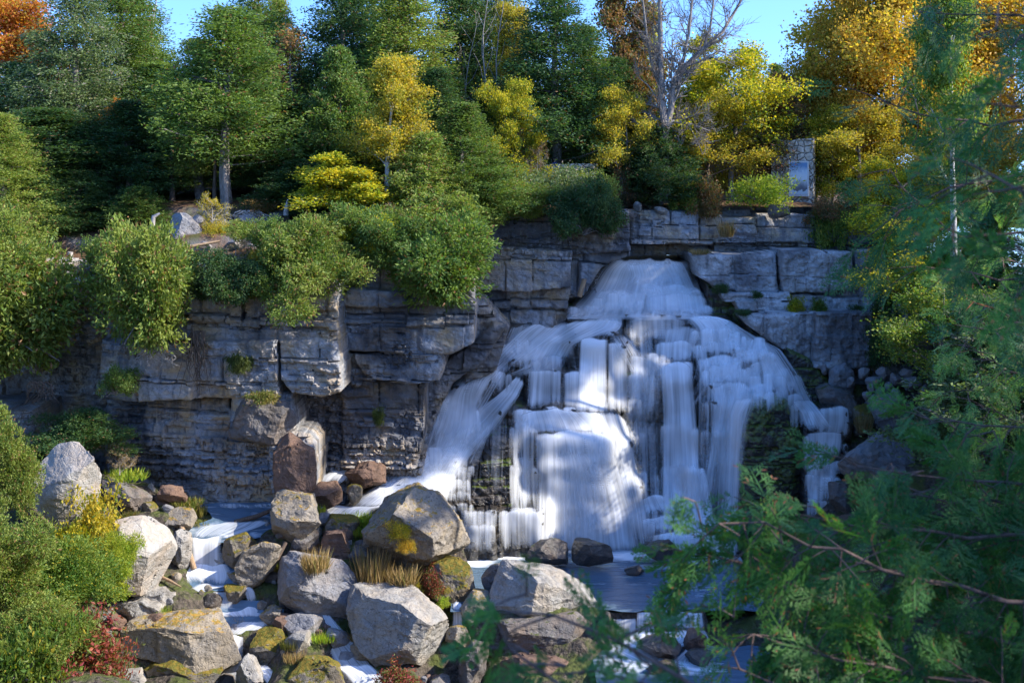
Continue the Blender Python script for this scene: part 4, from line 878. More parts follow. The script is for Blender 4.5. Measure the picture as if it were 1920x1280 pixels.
def mat_bark(name, a, b):
    t = NT(name); c = t.coord('Object', (6, 6, 1.2)); n = t.noise(c, 2.2, 5, .7)
    return t.done(t.bsdf(t.mix(t.ramp(n, [(.35, 0), (.65, 1)]), a, b), .9, t.bump(n, .8, .03), .2))
BK = {'grey': mat_bark('grey_bark', (.12, .105, .095), (.30, .27, .25)), 'brown': mat_bark('brown_bark', (.07, .05, .04), (.16, .12, .09)),
      'white': mat_bark('white_bark', (.3, .28, .26), (.62, .6, .56)), 'bleached': mat_bark('bleached_wood', (.25, .22, .2), (.5, .46, .42)), 'near': mat_bark('near_bark', (.09, .06, .05), (.2, .14, .12)), 'tan': mat_bark('tan_wood', (.25, .16, .09), (.42, .3, .19))}

def rnd_dirs(rs, n):
    v = rs.randn(n, 3); return v / np.linalg.norm(v, axis=1, keepdims=True)
def nrm(v): return v / (np.linalg.norm(v, axis=-1, keepdims=True) + 1e-9)
def leaf_quads(P, D, L, Wd, rs):
    n = len(P); s = nrm(np.cross(D, rnd_dirs(rs, n))); L = L[:, None]; Wd = Wd[:, None]; nn = nrm(np.cross(D, s))
    a = P; b = P + D * L * .45 + s * Wd * .5 + nn * L * .08; c = P + D * L; d = P + D * L * .45 - s * Wd * .5 + nn * L * .08
    V = np.stack([a, b, c, d], 1).reshape(-1, 3); Fc = np.arange(n * 4).reshape(n, 4)
    return V, Fc
def clump_leaves(C, DR, rs, per, cr, L, Wd, flat=.6, spread=.7, droop=.15):
    n = len(C); idx = np.repeat(np.arange(n), per); m = len(idx)
    off = rs.randn(m, 3) * cr; off[:, 2] *= flat
    D = nrm(DR[idx] * (1 - spread * .5) + rnd_dirs(rs, m) * spread + np.array([0, 0, -droop]))
    return leaf_quads(C[idx] + off, D, L * rs.uniform(.6, 1.3, m), Wd * rs.uniform(.7, 1.25, m), rs)
def cedar_proto(H, R, nb, seed, base=.06, per=30, cr=.2, L=.145, Wd=.062, pw=.75, ragged=.3, up=.25, wide=.15):
    rs = np.random.RandomState(seed); C = []; DR = []; limbs = MB()
    tz = np.linspace(0, H * .97, 8); tp = [(.1 * math.sin(z * .7 + seed), .1 * math.cos(z * .5 + seed), z) for z in tz]
    limbs.tube(tp, [max(.015, H * .017 * (1 - z / H)**.8 + .01) for z in tz], 7)
    for i in range(nb):
        h = base + (1 - base) * (rs.rand()**.85); az = rs.rand() * 2 * PI
        pr = (1 - h)**pw * min(1, (h - base * .7) / wide + .35)
        lob = 1 + ragged * float(vnoise(math.cos(az) * 1.7 + 5, math.sin(az) * 1.7 + 5, h * H * .55, seed))
        Lb = R * pr * lob * rs.uniform(.65, 1.12) + .15
        d = np.array([math.cos(az), math.sin(az), 0]); z0 = h * H
        nst = max(2, int(Lb / .26)); ts = np.linspace(.25, 1, nst)
        sagg = rs.uniform(-.15, .1)
        pts = [np.array([0, 0, z0]) + d * Lb * t + np.array([0, 0, Lb * (sagg * t + up * t * t)]) for t in ts]
        if i % 5 == 0: limbs.tube([(0, 0, z0 - .1)] + [tuple(p) for p in pts[:-1:2]], [.03] * (1 + len(pts[:-1:2])), 4)
        for t, p in zip(ts, pts):
            if t < .4 and Lb > .9: continue
            sw = rs.randn(3) * .16 * Lb * t * .5; C.append(p + sw); DR.append(nrm(d + np.array([0, 0, up * 1.2]) + rs.randn(3) * .2))
    V, Fc = clump_leaves(np.array(C), np.array(DR), rs, per, cr, L, Wd, spread=.75, droop=.1)
    return V, Fc, limbs, H, R
def bush_proto(R, Hh, n, seed, per=22, cr=.16, L=.14, Wd=.06, droop=.1, ragged=.42, shell=.55, hang=0., flat=.7, spread=.75, comp=1.0):
    """rounded shrub, base at z=0, top at Hh, half width R"""
    rs = np.random.RandomState(seed); nb = 16; B = rs.uniform(-1, 1, (nb, 3)) * np.array([.7, .7, .72]); B *= comp; B[:2] *= .2; rb = rs.uniform(.16, .42, nb); rb[:2] = .5 + .22 * (1 - comp)
    u = rnd_dirs(rs, n); k = rs.choice(nb, n, p=rb**2 / (rb**2).sum()); rr = shell + (1 - shell) * rs.rand(n)**.5
    lob = 1 + ragged * vnoise(u[:, 0] * 2.6 + 9, u[:, 1] * 2.6 + 9, u[:, 2] * 2.6 + seed + k, seed) + ragged * .7 * vnoise(u[:, 0] * 6 + 9, u[:, 1] * 6 + 9, u[:, 2] * 6 + seed, seed + 1)
    C = (B[k] + u * (rb[k] * rr * lob)[:, None]) * np.array([R, R, Hh / 2]) + np.array([0, 0, Hh / 2])
    C[:, 2] -= hang * np.abs(C[:, 0]); u = nrm(u + np.array([0, 0, .35]))
    V, Fc = clump_leaves(C, u, rs, per, cr, L, Wd, flat, spread, droop)
    lb = MB()
    for i in range(14):
        a = rs.rand() * 2 * PI; e = rs.uniform(.2, 1.2); d = Vector((math.cos(a) * math.cos(e), math.sin(a) * math.cos(e), math.sin(e)))
        p = [(0, 0, Hh * .22), tuple(Vector((d.x * R * .35, d.y * R * .35, Hh * .2 + d.z * Hh * .25))), tuple(Vector((d.x * R * .6, d.y * R * .6, d.z * Hh * .6 + .1)))]
        lb.tube(p, [.05, .03, .01], 4)
    return V, Fc, lb, Hh, R
def skel(H, spread, seed, nl=9, up=.5, twigs=3, r0=None, start=.3, mb=None, depth=2):
    rs = np.random.RandomState(seed); mb = mb or MB(); tips = []; dirs = []
    r0 = r0 or H * .018
    def grow(p, d, Ln, r, lev):
        n = 5; pts = [p.copy()]; rad = [r]
        for k in range(n):
            d = nrm(d + rs.randn(3) * .13 + np.array([0, 0, .06 * up]))
            pts.append(pts[-1] + d * Ln / n); rad.append(r * (1 - .75 * (k + 1) / n) + .004)
            if lev < depth and k >= 1:
                for q in range(twigs if lev else 1):
                    dd = nrm(d * .8 + rs.randn(3) * .75 + np.array([0, 0, .2 * up])); grow(pts[-1].copy(), dd, Ln * rs.uniform(.35, .6), rad[-1] * .6, lev + 1)
            if lev >= 1: tips.append(pts[-1].copy()); dirs.append(d.copy())
        mb.tube(pts, rad, 6 if lev == 0 else (4 if lev == 1 else 3))
    zz = np.linspace(0, H, 9); tp = [np.array([.12 * math.sin(z * .6 + seed) * z / H * 3, .1 * math.cos(z * .8 + seed), z]) for z in zz]
    mb.tube(tp, [r0 * (1 - .88 * z / H) + .006 for z in zz], 7)
    for i in range(nl):
        h = start + (1 - start) * (i + rs.rand()) / nl; k = min(7, int(h * 8)); p = tp[k] + (tp[k + 1] - tp[k]) * (h * 8 - k) 
        az = i * 2.4 + rs.rand(); Ln = spread * (1 - .55 * (h - start) / (1 - start)) * rs.uniform(.8, 1.15)
        grow(p, nrm(np.array([math.cos(az), math.sin(az), up * 1.2])), Ln, r0 * .45 * (1 - .6 * h), 0 if depth > 1 else 1)
    return mb, np.array(tips), np.array(dirs)
def decid_proto(H, R, seed, per=6, cr=.32, L=.15, Wd=.115, nl=14, up=.5, start=.25, twigs=3):
    mb, tips, dirs = skel(H, R, seed, nl, up, twigs, start=start)
    rs = np.random.RandomState(seed + 50)
    V, Fc = clump_leaves(tips, dirs, rs, per, cr, L, Wd, flat=.6, spread=1.0, droop=.25)
    return V, Fc, mb, H, R
def grass_proto(R, Hh, n, seed, Wd=.03):
    rs = np.random.RandomState(seed); a = rs.rand(n) * 2 * PI; r = R * rs.rand(n)**.6; P = np.stack([r * np.cos(a), r * np.sin(a), 0 * r], 1)
    D = nrm(np.stack([np.cos(a) * rs.uniform(0, .7, n), np.sin(a) * rs.uniform(0, .7, n), np.ones(n)], 1) + rs.randn(n, 3) * .15)
    V, Fc = leaf_quads(P, D, Hh * rs.uniform(.45, 1.1, n), Wd * rs.uniform(.6, 1.3, n), rs)
    return V, Fc, None, Hh, R
PR = {}
def proto(key, res):
    V, Fc, mb, H, R = res; me = mesh_np('crown_' + key, V, Fc, LF['cedar'], None, False); cm = me.data; bpy.data.objects.remove(me)
    tm = None
    if mb is not None:
        t_ = mb.build('trunk_' + key, BK['grey'], None, True); tm = t_.data; bpy.data.objects.remove(t_)
    zmin = V[:, 2].min()
    PR[key] = dict(c=cm, t=tm, H=float(np.percentile(V[:, 2], 99.7)), R=float(np.percentile(np.abs(V[:, 0]), 98.5)), V=V, F=Fc)
proto('cedar1', cedar_proto(12, 2.7, 420, 1)); proto('cedar2', cedar_proto(13, 2.4, 440, 2, pw=.65, ragged=.4)); proto('cedar3', cedar_proto(11, 3.0, 440, 3, pw=.9, ragged=.45, up=.1, wide=.2))
proto('cedar4', cedar_proto(10, 2.5, 360, 4, base=.2, pw=.6, ragged=.5, up=.35)); proto('cedar5', cedar_proto(6.5, 2.3, 300, 5, base=.03, pw=.7, cr=.16, L=.17, Wd=.07))
proto('bush1', bush_proto(2.2, 4.4, 1500, 11, cr=.12, spread=.6, per=20)); proto('bush2', bush_proto(2.6, 3.4, 1500, 12, ragged=.45, cr=.12, spread=.6, per=20)); proto('bush4', bush_proto(2.2, 3.6, 1600, 19, cr=.12, spread=.6, per=20, comp=.72)); proto('bush3', bush_proto(1.6, 2.2, 600, 13, per=14, cr=.12, L=.14, Wd=.06, ragged=.5))
proto('hang1', bush_proto(2.2, 4.2, 1400, 14, cr=.12, per=20, droop=.5, ragged=.4, hang=.2)); proto('shrub1', bush_proto(1.0, 1.5, 330, 15, per=12, cr=.1, L=.11, Wd=.06, ragged=.6, shell=.35)); proto('shrub2', bush_proto(1.2, 1.1, 330, 16, per=12, cr=.11, L=.12, Wd=.05, ragged=.6, shell=.3, spread=.6, droop=-.1))
proto('dec1', decid_proto(9, 3.2, 21)); proto('dec2', decid_proto(10, 2.4, 22, up=.8)); proto('dec3', decid_proto(8, 3.6, 23, per=8, up=.25, start=.15)); proto('dec4', decid_proto(5.5, 2.2, 24, per=7, start=.12, L=.16, Wd=.12, twigs=3, cr=.22))
proto('dec5', decid_proto(11, 4.2, 25, per=11, cr=.42, L=.16, Wd=.12, nl=18, start=.2))
proto('sparse', decid_proto(8, 2.0, 26, per=2, cr=.3, nl=9, up=1.0, twigs=2)); proto('twiggy', decid_proto(2.2, 1.3, 27, per=1, cr=.1, L=.08, Wd=.05, nl=10, up=.6, start=.05))
proto('grass', grass_proto(.45, .8, 420, 31)); proto('grass_low', grass_proto(.6, .3, 420, 32)); proto('moss', bush_proto(.5, .5, 160, 33, per=16, cr=.08, L=.10, Wd=.03, droop=.9))
def place(key, label, px, pyb, Y, wpx, hpx, leaf, bark='grey', name='tree', cat='tree', group=None, rz=None, dy=0, kids=('crown', 'trunk'), tilt=0):
    p = PR[key]; x, y, z = W(px, pyb, Y); rz = random.uniform(0, 6.28) if rz is None else rz
    e = empty(name, (x, y, z), rz); s = (wpx / F * Y) / (2 * p['R']); sz = (hpx / F * Y) / p['H']; e.scale = (s, s, sz)
    if tilt: e.rotation_euler = (0, tilt, 0)
    tag(e, label, cat, group)
    c = bpy.data.objects.new(kids[0], p['c']); COL.objects.link(c); c.parent = e; c.material_slots[0].link = 'OBJECT'; c.material_slots[0].material = LF[leaf]
    if p['t'] is not None:
        t_ = bpy.data.objects.new(kids[1], p['t']); COL.objects.link(t_); t_.parent = e; t_.material_slots[0].link = 'OBJECT'; t_.material_slots[0].material = BK[bark]
    return e
def shrub(key, label, px, pyb, Y, wpx, hpx, leaf, bark='grey', name='shrub', cat='shrub', **kw):
    if name == 'cedar_bush': wpx *= 1.12
    return place(key, label, px, pyb, Y, wpx, hpx, leaf, bark, name, cat, kids=('foliage', 'stem'), **kw)
def tuft(key, label, px, pyb, Y, wpx, hpx, leaf, name='grass_tuft', cat='grass tuft', group=None):
    p = PR[key]; x, y, z = W(px, pyb, Y); o = bpy.data.objects.new(name, p['c']); COL.objects.link(o); o.location = (x, y, z); o.rotation_euler = (0, 0, random.uniform(0, 6))
    s = (wpx / F * Y) / (2 * p['R']); sz = (hpx / F * Y) / p['H']; o.scale = (s, s, sz)
    o.material_slots[0].link = 'OBJECT'; o.material_slots[0].material = LF[leaf]; return tag(o, label, cat, group)

# ================================================================== THE GROUND ABOVE THE CLIFF
GT = [(-300, 71.8, 490), (182, 71.8, 490), (198, 69.4, 495), (640, 69.0, 482), (652, 70.9, 475), (884, 70.9, 455), (898, 77.8, 418), (1130, 78, 398), (1150, 81.0, 386), (1530, 81.2, 388), (1650, 81, 420), (2000, 79, 430), (2600, 76, 430)]
def gfront(x):
    xs_ = [xat(a, b) for a, b, c in GT]; return np.interp(x, xs_, [b for a, b, c in GT]), np.interp(x, xs_, [W(a, c, b)[2] for a, b, c in GT])
ux = np.concatenate([np.arange(-120, -34, 4), np.arange(-34, 30, .3), np.arange(30, 130, 4)]); ut = np.concatenate([np.arange(0, 24, .3), np.arange(24, 400, 8)])
UX, UT = np.meshgrid(ux, ut); yf, zf = gfront(UX)
def ground_z(x, t, z0):
    left = 1 - sstep(0, 8, x)
    ledge = 1.0 * sstep(2.0, 2.4, t + .6 * vnoise(x * .4, 2.2)) + .9 * sstep(6.6, 7.1, t + .9 * vnoise(x * .3, 7.7))
    return z0 + (ledge + 1.7 * (1 - np.exp(-t / 9))) * left + .015 * t + .16 * fbm(x * .5, t * .5, 0, 4, 55) * np.clip(t, 0, 1) + (1 - left) * .4 * (1 - np.exp(-t / 6))
UZ = ground_z(UX, UT, zf)
UZ = np.where((UX > xat(1140, 82)) & (UX < xat(1300, 82)) & (UT < .1), UZ, UZ)
def gtop(x, y):
    a, b = gfront(np.array([x])); return float(ground_z(np.array([x]), np.array([max(0, y - a[0])]), b)[0])
def mat_litter():
    t = NT('forest_floor_litter'); c = t.coord('Object'); n = t.noise(c, .7, 5, .7); n2 = t.noise(c, 7, 4, .75)
    g = t.n('ShaderNodeNewGeometry'); sx = t.n('ShaderNodeSeparateXYZ'); t.l(g.outputs['Normal'], sx.inputs[0])
    col = t.mix(t.ramp(n2, [(.35, 0), (.65, 1)]), (.06, .035, .022), (.2, .11, .06)); col = t.mix(t.ramp(n, [(.5, 0), (.62, 1)]), col, (.09, .085, .03))
    col = t.mix(t.ramp(sx.outputs[2], [(.5, 0), (.75, 1)]), (.2, .2, .2), col)
    return t.done(t.bsdf(col, .95, t.bump(n2, 1, .08), .2))
M['litter'] = mat_litter()
tag(mesh_np('forest_floor', np.stack([UX, yf + UT, UZ], -1).reshape(-1, 3), grid_faces(*UX.shape), M['litter'], None, True), kind='structure')

def pyg(px, Y):      # photo row of the upper ground at that place
    return HY - gtop(xat(px, Y), Y) / Y * F
def T(key, label, px, Y, wpx, top, leaf, bark='grey', pyb=None, name='cedar_tree', cat='tree', **kw):
    b = pyb if pyb is not None else pyg(px, Y) + 4
    return place(key, label, px, b, Y, wpx * 1.28, b - top, leaf, bark, name, cat, **kw)
# ------------------------------------------------------------------ the wood behind the falls, left to right
T('cedar1', 'light green cedar cut off by the left edge above the cliff', 2, 73.5, 150, 215, 'cedar_lit')
T('dec5', 'orange maple glowing behind the cedars at the far left', 20, 96, 240, -20, 'orange', name='maple_tree')
T('cedar3', 'tallest grey green cedar at the left with pale bare twigs', 142, 84, 235, -60, 'cedar_grey')
T('cedar2', 'dark cedar top rising behind the tall grey green cedar', 225, 92, 170, -80, 'cedar')
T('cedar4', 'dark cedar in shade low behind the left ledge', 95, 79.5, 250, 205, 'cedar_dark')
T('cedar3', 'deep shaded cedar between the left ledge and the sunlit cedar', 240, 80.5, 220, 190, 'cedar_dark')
T('dec4', 'small orange leaved maple peeping between the shaded cedars', 205, 82, 60, 190, 'orange', name='maple_tree')
T('cedar1', 'mid green cedar leaning behind the dead snag', 300, 86, 190, 120, 'cedar')
T('cedar4', 'big sunlit cedar with two pale trunks standing on the rocks', 425, 77.2, 225, 15, 'cedar', rz=1.0)
T('cedar2', 'second sunlit cedar just behind the one with pale trunks', 372, 80.5, 160, 75, 'cedar_lit')
T('cedar2', 'slim cedar whose top shows right of the big sunlit one', 478, 89, 140, -40, 'cedar')
T('cedar1', 'pointed cedar against the sky between two taller cedars', 522, 93, 110, 0, 'cedar_lit')
T('sparse', 'thin rust coloured tree nearly bare among the cedars', 555, 86, 110, 45, 'rust', name='bare_tree')
T('cedar3', 'dark cedar filling the shade right of the big sunlit cedar', 555, 81, 200, 190, 'cedar_dark')
T('cedar1', 'tall dark cedar reaching the sky at the left of centre', 640, 88, 160, -70, 'cedar_dark')
T('cedar2', 'tall cedar standing just right of the dark one', 700, 91, 140, -100, 'cedar')
T('cedar1', 'broad sunlit cedar above the yellow birch', 762, 85, 190, -40, 'cedar_lit')
T('cedar5', 'young cedar with a sunlit tip left of the yellow birch', 636, 79.5, 120, 92, 'cedar')
T('dec2', 'yellow birch with drooping golden leaves on the cliff top', 728, 74.8, 140, 105, 'yellow', name='birch_tree', bark='white')
T('dec4', 'low yellow green birch at the foot of the golden birch', 650, 74, 150, 290, 'yellowgreen', name='birch_tree', bark='white')
T('cedar3', 'full green cedar right of the yellow birch', 870, 76.4, 200, 195, 'cedar', pyb=430)
T('cedar5', 'small bright cedar at the foot of the full green one', 800, 74.2, 130, 250, 'cedar_lit', pyb=440)
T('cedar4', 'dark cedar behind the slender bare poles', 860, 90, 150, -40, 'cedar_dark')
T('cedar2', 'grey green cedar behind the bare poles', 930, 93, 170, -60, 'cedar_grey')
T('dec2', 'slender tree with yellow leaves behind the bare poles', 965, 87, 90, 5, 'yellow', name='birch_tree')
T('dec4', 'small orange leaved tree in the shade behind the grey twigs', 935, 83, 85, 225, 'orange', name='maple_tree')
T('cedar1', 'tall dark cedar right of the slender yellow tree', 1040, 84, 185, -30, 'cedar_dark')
T('cedar2', 'sunlit pointed cedar beside the tall dark one', 1100, 85.5, 120, 50, 'cedar')
T('dec2', 'brownish thinning tree behind the pointed cedar', 1165, 92, 150, -50, 'rust', name='maple_tree')
T('dec4', 'flat topped orange brown tree left of the bare tree', 1172, 88, 100, 85, 'rust', name='maple_tree')
T('dec2', 'green and yellow tree showing behind the bare tree', 1215, 95, 110, 10, 'yellowgreen', name='maple_tree')
T('dec1', 'bright yellow green sapling left of the bare tree', 1172, 82.4, 120, 165, 'yellow', name='maple_tree')
T('cedar5', 'rounded dark cedar at the foot of the bare tree', 1238, 81.8, 120, 232, 'cedar_dark')
T('dec1', 'open yellow green tree right of the bare tree', 1372, 85, 200, 70, 'yellowgreen', name='elm_tree')
T('dec3', 'low spreading yellow leaved tree in front of the tan wall', 1330, 84, 170, 170, 'yellow', name='elm_tree', bark='brown')
T('cedar4', 'reddish green cedar beside the stone ruin', 1462, 86.4, 110, 140, 'cedar_brown', pyb=400)
T('cedar3', 'dark green tree against the sky left of the golden maple', 1525, 93, 110, 95, 'green', name='maple_tree')
T('dec5', 'big golden maple touched with red at the upper right', 1668, 90, 320, -120, 'gold', name='maple_tree', bark='brown')
T('dec5', 'orange crowned maple in front of the golden one', 1600, 88.5, 190, -30, 'gold', name='maple_tree', bark='brown', pyb=420)
T('dec1', 'yellow maple below the golden one, right of the ruin', 1610, 85, 180, 190, 'yellow', name='maple_tree')
T('dec3', 'green tree with yellow edges directly right of the ruin', 1560, 86, 110, 200, 'yellowgreen', name='maple_tree')
T('dec5', 'yellow green maple behind the pale birch trunk', 1760, 92, 220, 10, 'yellow', name='maple_tree')
T('dec2', 'pale trunked birch half hidden by the near cedar at right', 1786, 60, 150, -60, 'green', name='birch_tree', bark='white', pyb=480)
T('dec5', 'golden maple at the right edge behind the near cedar', 1900, 90, 260, -60, 'gold', name='maple_tree')
T('dec3', 'yellow leaved tree hanging over the pale cliff at right', 1700, 74, 200, 380, 'yellowgreen', name='maple_tree', pyb=620)
T('dec1', 'grey green tree on the right bank below the yellow one', 1770, 66, 220, 520, 'green', name='maple_tree', pyb=800)
T('cedar5', 'cedar on the right bank beside the rubble', 1860, 62, 240, 560, 'cedar_grey', pyb=900)
T('cedar3', 'dark cedar in the shade behind the trunks left of centre', 480, 84, 200, 150, 'cedar_dark')
T('cedar1', 'green cedar behind the low yellow green birch', 690, 79, 150, 215, 'cedar')
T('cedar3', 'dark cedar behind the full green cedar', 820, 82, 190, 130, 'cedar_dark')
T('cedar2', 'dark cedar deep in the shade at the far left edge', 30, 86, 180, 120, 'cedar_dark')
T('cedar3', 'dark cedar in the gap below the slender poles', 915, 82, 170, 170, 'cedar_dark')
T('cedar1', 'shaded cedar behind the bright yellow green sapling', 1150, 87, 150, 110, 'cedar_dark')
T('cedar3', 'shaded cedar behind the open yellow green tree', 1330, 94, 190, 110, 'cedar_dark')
T('dec3', 'yellow leafed bush like tree at the foot of the bare poles', 950, 80.6, 110, 150, 'yellowgreen', name='birch_tree')
T('cedar2', 'mid green cedar filling the gap behind the dead snag', 262, 97, 150, -10, 'cedar')
T('dec1', 'yellow green tree in the thicket right of the pale cliff', 1690, 80, 150, 300, 'yellowgreen', name='maple_tree', pyb=520)
T('dec3', 'golden leaved tree low behind the dark near boughs', 1790, 79, 200, 250, 'yellow', name='maple_tree', pyb=520)
T('dec1', 'orange yellow tree behind the near boughs at far right', 1880, 78, 180, 230, 'gold', name='maple_tree', pyb=520)
T('cedar3', 'green cedar behind the near boughs at the right edge', 1850, 72, 220, 380, 'cedar', pyb=640)
T('cedar1', 'cedar standing between the ruin and the right thicket', 1640, 88, 130, 230, 'cedar', pyb=440)
# dead snag, slender poles, hero bare tree
def snag(label, px, Y, top, r, seed, nl, sp, bark='bleached', name='dead_tree', up=-.1, depth=1, lean=0):
    b = pyg(px, Y); x, y, z = W(px, b, Y); H = (b - top) / F * Y
    mb, tips, dirs = skel(H, sp, seed, nl, up, 2, r0=r, start=.25, depth=depth)
    o = mb.build(name, BK[bark], None, True); o.location = (x, y, z); o.rotation_euler = (0, lean, 0); return tag(o, label, 'tree')
snag('thin dead conifer snag with stubby twigs against the sky', 292, 95, -10, .13, 61, 60, .9)
snag('tallest of the slender bare grey poles left of the dark cedar', 912, 83.5, -40, .085, 62, 14, 2.6, 'grey', 'bare_tree', 1.2)
snag('second slender bare pole, right of the tallest', 936, 84, -30, .08, 63, 12, 2.2, 'grey', 'bare_tree', 1.2)
snag('thin leaning bare pole left of the tallest pole', 868, 85, 30, .06, 64, 12, 2.6, 'grey', 'bare_tree', 1.0, lean=.06)
snag('bare thin tree behind the young cedar left of centre', 645, 78.4, 190, .05, 65, 9, 1.3, 'grey', 'bare_tree', .5)
snag('dead grey bush trunk on the left in front of the dark cedars', 208, 78.8, 300, .05, 66, 9, 1.4, 'grey', 'bare_tree', .4)
def hero_tree():
    Y = 81.6; mb = MB(); rs = np.random.RandomState(4)
    def P3(px, py, d=0): return np.array(W(px, py, Y + d))
    e = W(1246, 372, Y)
    def limb(pts, r0, r1, kids=0, ln=1.6):
        P = [P3(*p) for p in pts]; n = len(P); rad = np.linspace(r0, r1, n); mb.tube(P, rad, 7)
        for i in range(1, n):
            for k in range(kids):
                t = rs.rand(); p = P[i - 1] * (1 - t) + P[i] * t; d = nrm(nrm(P[i] - P[i - 1]) * .8 + rs.randn(3) * .6 + np.array([0, 0, .35]))
                tw(p, d, ln * rs.uniform(.5, 1.1), rad[i] * .45, 0)
    def tw(p, d, L_, r, lev):
        pts = [p]; 
        for k in range(4):
            d = nrm(d + rs.randn(3) * .16 + np.array([0, 0, .08])); pts.append(pts[-1] + d * L_ / 4)
            if lev < 2:
                for _ in range(2): tw(pts[-1], nrm(d + rs.randn(3) * .55), L_ * rs.uniform(.4, .65), r * .6, lev + 1)
        mb.tube(pts, [max(.007, r * (1 - .7 * i / 4)) for i in range(5)], 4 if lev == 0 else 3)
    limb([(1250, 380), (1247, 300), (1246, 235), (1240, 170), (1238, 110), (1238, 50), (1236, -20), (1234, -90)], .34, .07, 2, 2.0)
    limb([(1247, 250), (1258, 205), (1262, 160), (1285, 125), (1320, 90), (1355, 60), (1385, 10, 1), (1410, -50, 1)], .24, .06, 3, 2.2)
    limb([(1262, 160), (1282, 110), (1292, 60), (1298, 0), (1302, -70)], .13, .05, 3, 2.0)
    limb([(1320, 90), (1332, 50), (1338, 0), (1350, -60)], .09, .04, 3, 1.8)
    limb([(1240, 170), (1222, 120), (1212, 60), (1205, 0, -1), (1200, -60, -1)], .11, .04, 3, 1.8)
    limb([(1246, 235), (1262, 228), (1290, 232), (1308, 238), (1330, 246)], .12, .05, 3, 1.5)
    limb([(1290, 232), (1306, 262, -.5), (1318, 290, -.5)], .045, .015, 3, 1.0)
    limb([(1243, 200), (1215, 160), (1196, 145)], .06, .02, 2, 1.2)
    o = mb.build('bare_tree', BK['grey'], None, True); tag(o, 'large bare grey tree with forked trunk against the blue sky', 'tree')
hero_tree()
def twin_trunk():  # cedar trunks modelled apart from their crowns, not bare trees
    mb = MB(); mb.tube([W(424, 412, 75.6), W(425, 375, 75.8), W(421, 330, 76), W(420, 250, 76.4)], [.26, .17, .14, .08], 8)
    for a in ((404, 418), (440, 420), (455, 414)): mb.tube([W(424, 400, 75.5), W((424 + a[0]) / 2, 406, 75.2), W(a[0], a[1], 75)], [.12, .07, .03], 5)
    tag(mb.build('bare_tree', BK['grey'], None, True), 'pale grey tree trunk with spreading roots on the bare rocks', 'tree trunk')
    mb = MB(); mb.tube([W(403, 385, 77.4), W(402, 350, 77.5), W(404, 300, 77.6)], [.15, .12, .09], 7)
    tag(mb.build('bare_tree', BK['brown'], None, True), 'thinner trunk just left of the pale one, partly shaded', 'tree trunk')
    mb = MB(); mb.tube([W(323, 378, 78.8), W(322, 330, 79), W(324, 260, 79)], [.2, .15, .1], 7)
    tag(mb.build('bare_tree', BK['brown'], None, True), 'dark trunk in the shade left of the sunlit cedar', 'tree trunk')
twin_trunk()

# ------------------------------------------------------------------ shrubs and hanging bushes on the cliff
S_ = shrub
S_('bush4', 'large sunlit cedar bush spilling over the ledge at the left edge', 20, 738, 67.5, 240, 290, 'cedar_lit', name='cedar_bush')
S_('bush2', 'light green cedar bush above the one at the left edge', -20, 590, 68.5, 210, 200, 'cedar_lit', name='cedar_bush')
S_('bush4', 'big sunlit cedar bush bulging over the left cliff', 278, 682, 66.6, 168, 265, 'cedar_lit', name='cedar_bush', rz=.5)
S_('bush3', 'flat cedar bush right behind the bulging bush', 235, 520, 68.2, 110, 90, 'cedar', name='cedar_bush')
S_('bush2', 'sunlit cedar bush over the middle of the left cliff', 590, 588, 67.3, 185, 180, 'cedar_lit', name='cedar_bush')
S_('bush1', 'green cedar bush left of the middle one, partly shaded', 520, 575, 67.8, 120, 165, 'cedar', name='cedar_bush')
S_('hang1', 'blue green cedar bush hanging in shade over the cliff face', 432, 598, 67.4, 130, 130, 'cedar_dark', name='cedar_bush')
S_('bush4', 'large round cedar bush hanging over the corner before the falls', 818, 600, 69.6, 180, 200, 'cedar', name='cedar_bush', rz=2.2)
S_('bush2', 'green cedar bush left of the large round one', 735, 530, 70.0, 150, 140, 'cedar', name='cedar_bush')
S_('bush3', 'yellowish green bush above the round cedar bush', 700, 490, 70.4, 120, 100, 'yellowgreen')
S_('bush3', 'cedar bush on the cliff top above the large round one', 800, 470, 71.2, 160, 110, 'cedar_lit', name='cedar_bush')
S_('bush3', 'cedar bush at the cliff corner left of the wet black wall', 872, 448, 75.6, 120, 100, 'cedar', name='cedar_bush')
S_('bush2', 'mixed green bush on the cliff edge above the black wall', 960, 428, 77.0, 140, 90, 'cedar_lit', name='cedar_bush')
S_('hang1', 'dark cedar bush hanging below the mossy rock by the brink', 1095, 474, 76.4, 115, 140, 'cedar_dark', name='cedar_bush')
S_('bush3', 'grey green bush in front of the low stone wall', 1060, 400, 78.0, 140, 90, 'cedar_grey')
S_('bush3', 'sunlit shrub right of the low stone wall', 1120, 400, 79.2, 80, 80, 'cedar_lit')
S_('shrub1', 'small upright conifer left of the dark round cedar', 1165, 384, 81, 44, 80, 'cedar_brown')
S_('twiggy', 'bare grey twiggy bush above the full green cedar', 968, 330, 80.4, 50, 90, 'rust', 'grey')
S_('twiggy', 'second bare grey bush in front of the low stone wall', 1008, 345, 79.6, 46, 80, 'rust', 'bleached')
S_('shrub1', 'small orange leaved shrub below the bare grey bushes', 1030, 370, 78.6, 36, 34, 'orange')
S_('shrub2', 'pale yellow shrub left of the small orange one', 985, 360, 79, 60, 46, 'yellowgreen')
S_('shrub2', 'lime green shrub on the cliff edge by the ruin', 1418, 388, 80.2, 125, 62, 'lime')
S_('shrub1', 'rust red shrub between the lime shrub and the dark cedar', 1322, 400, 80.8, 70, 75, 'rust')
S_('shrub1', 'low green shrub beside the rust red one', 1290, 392, 81, 60, 60, 'green')
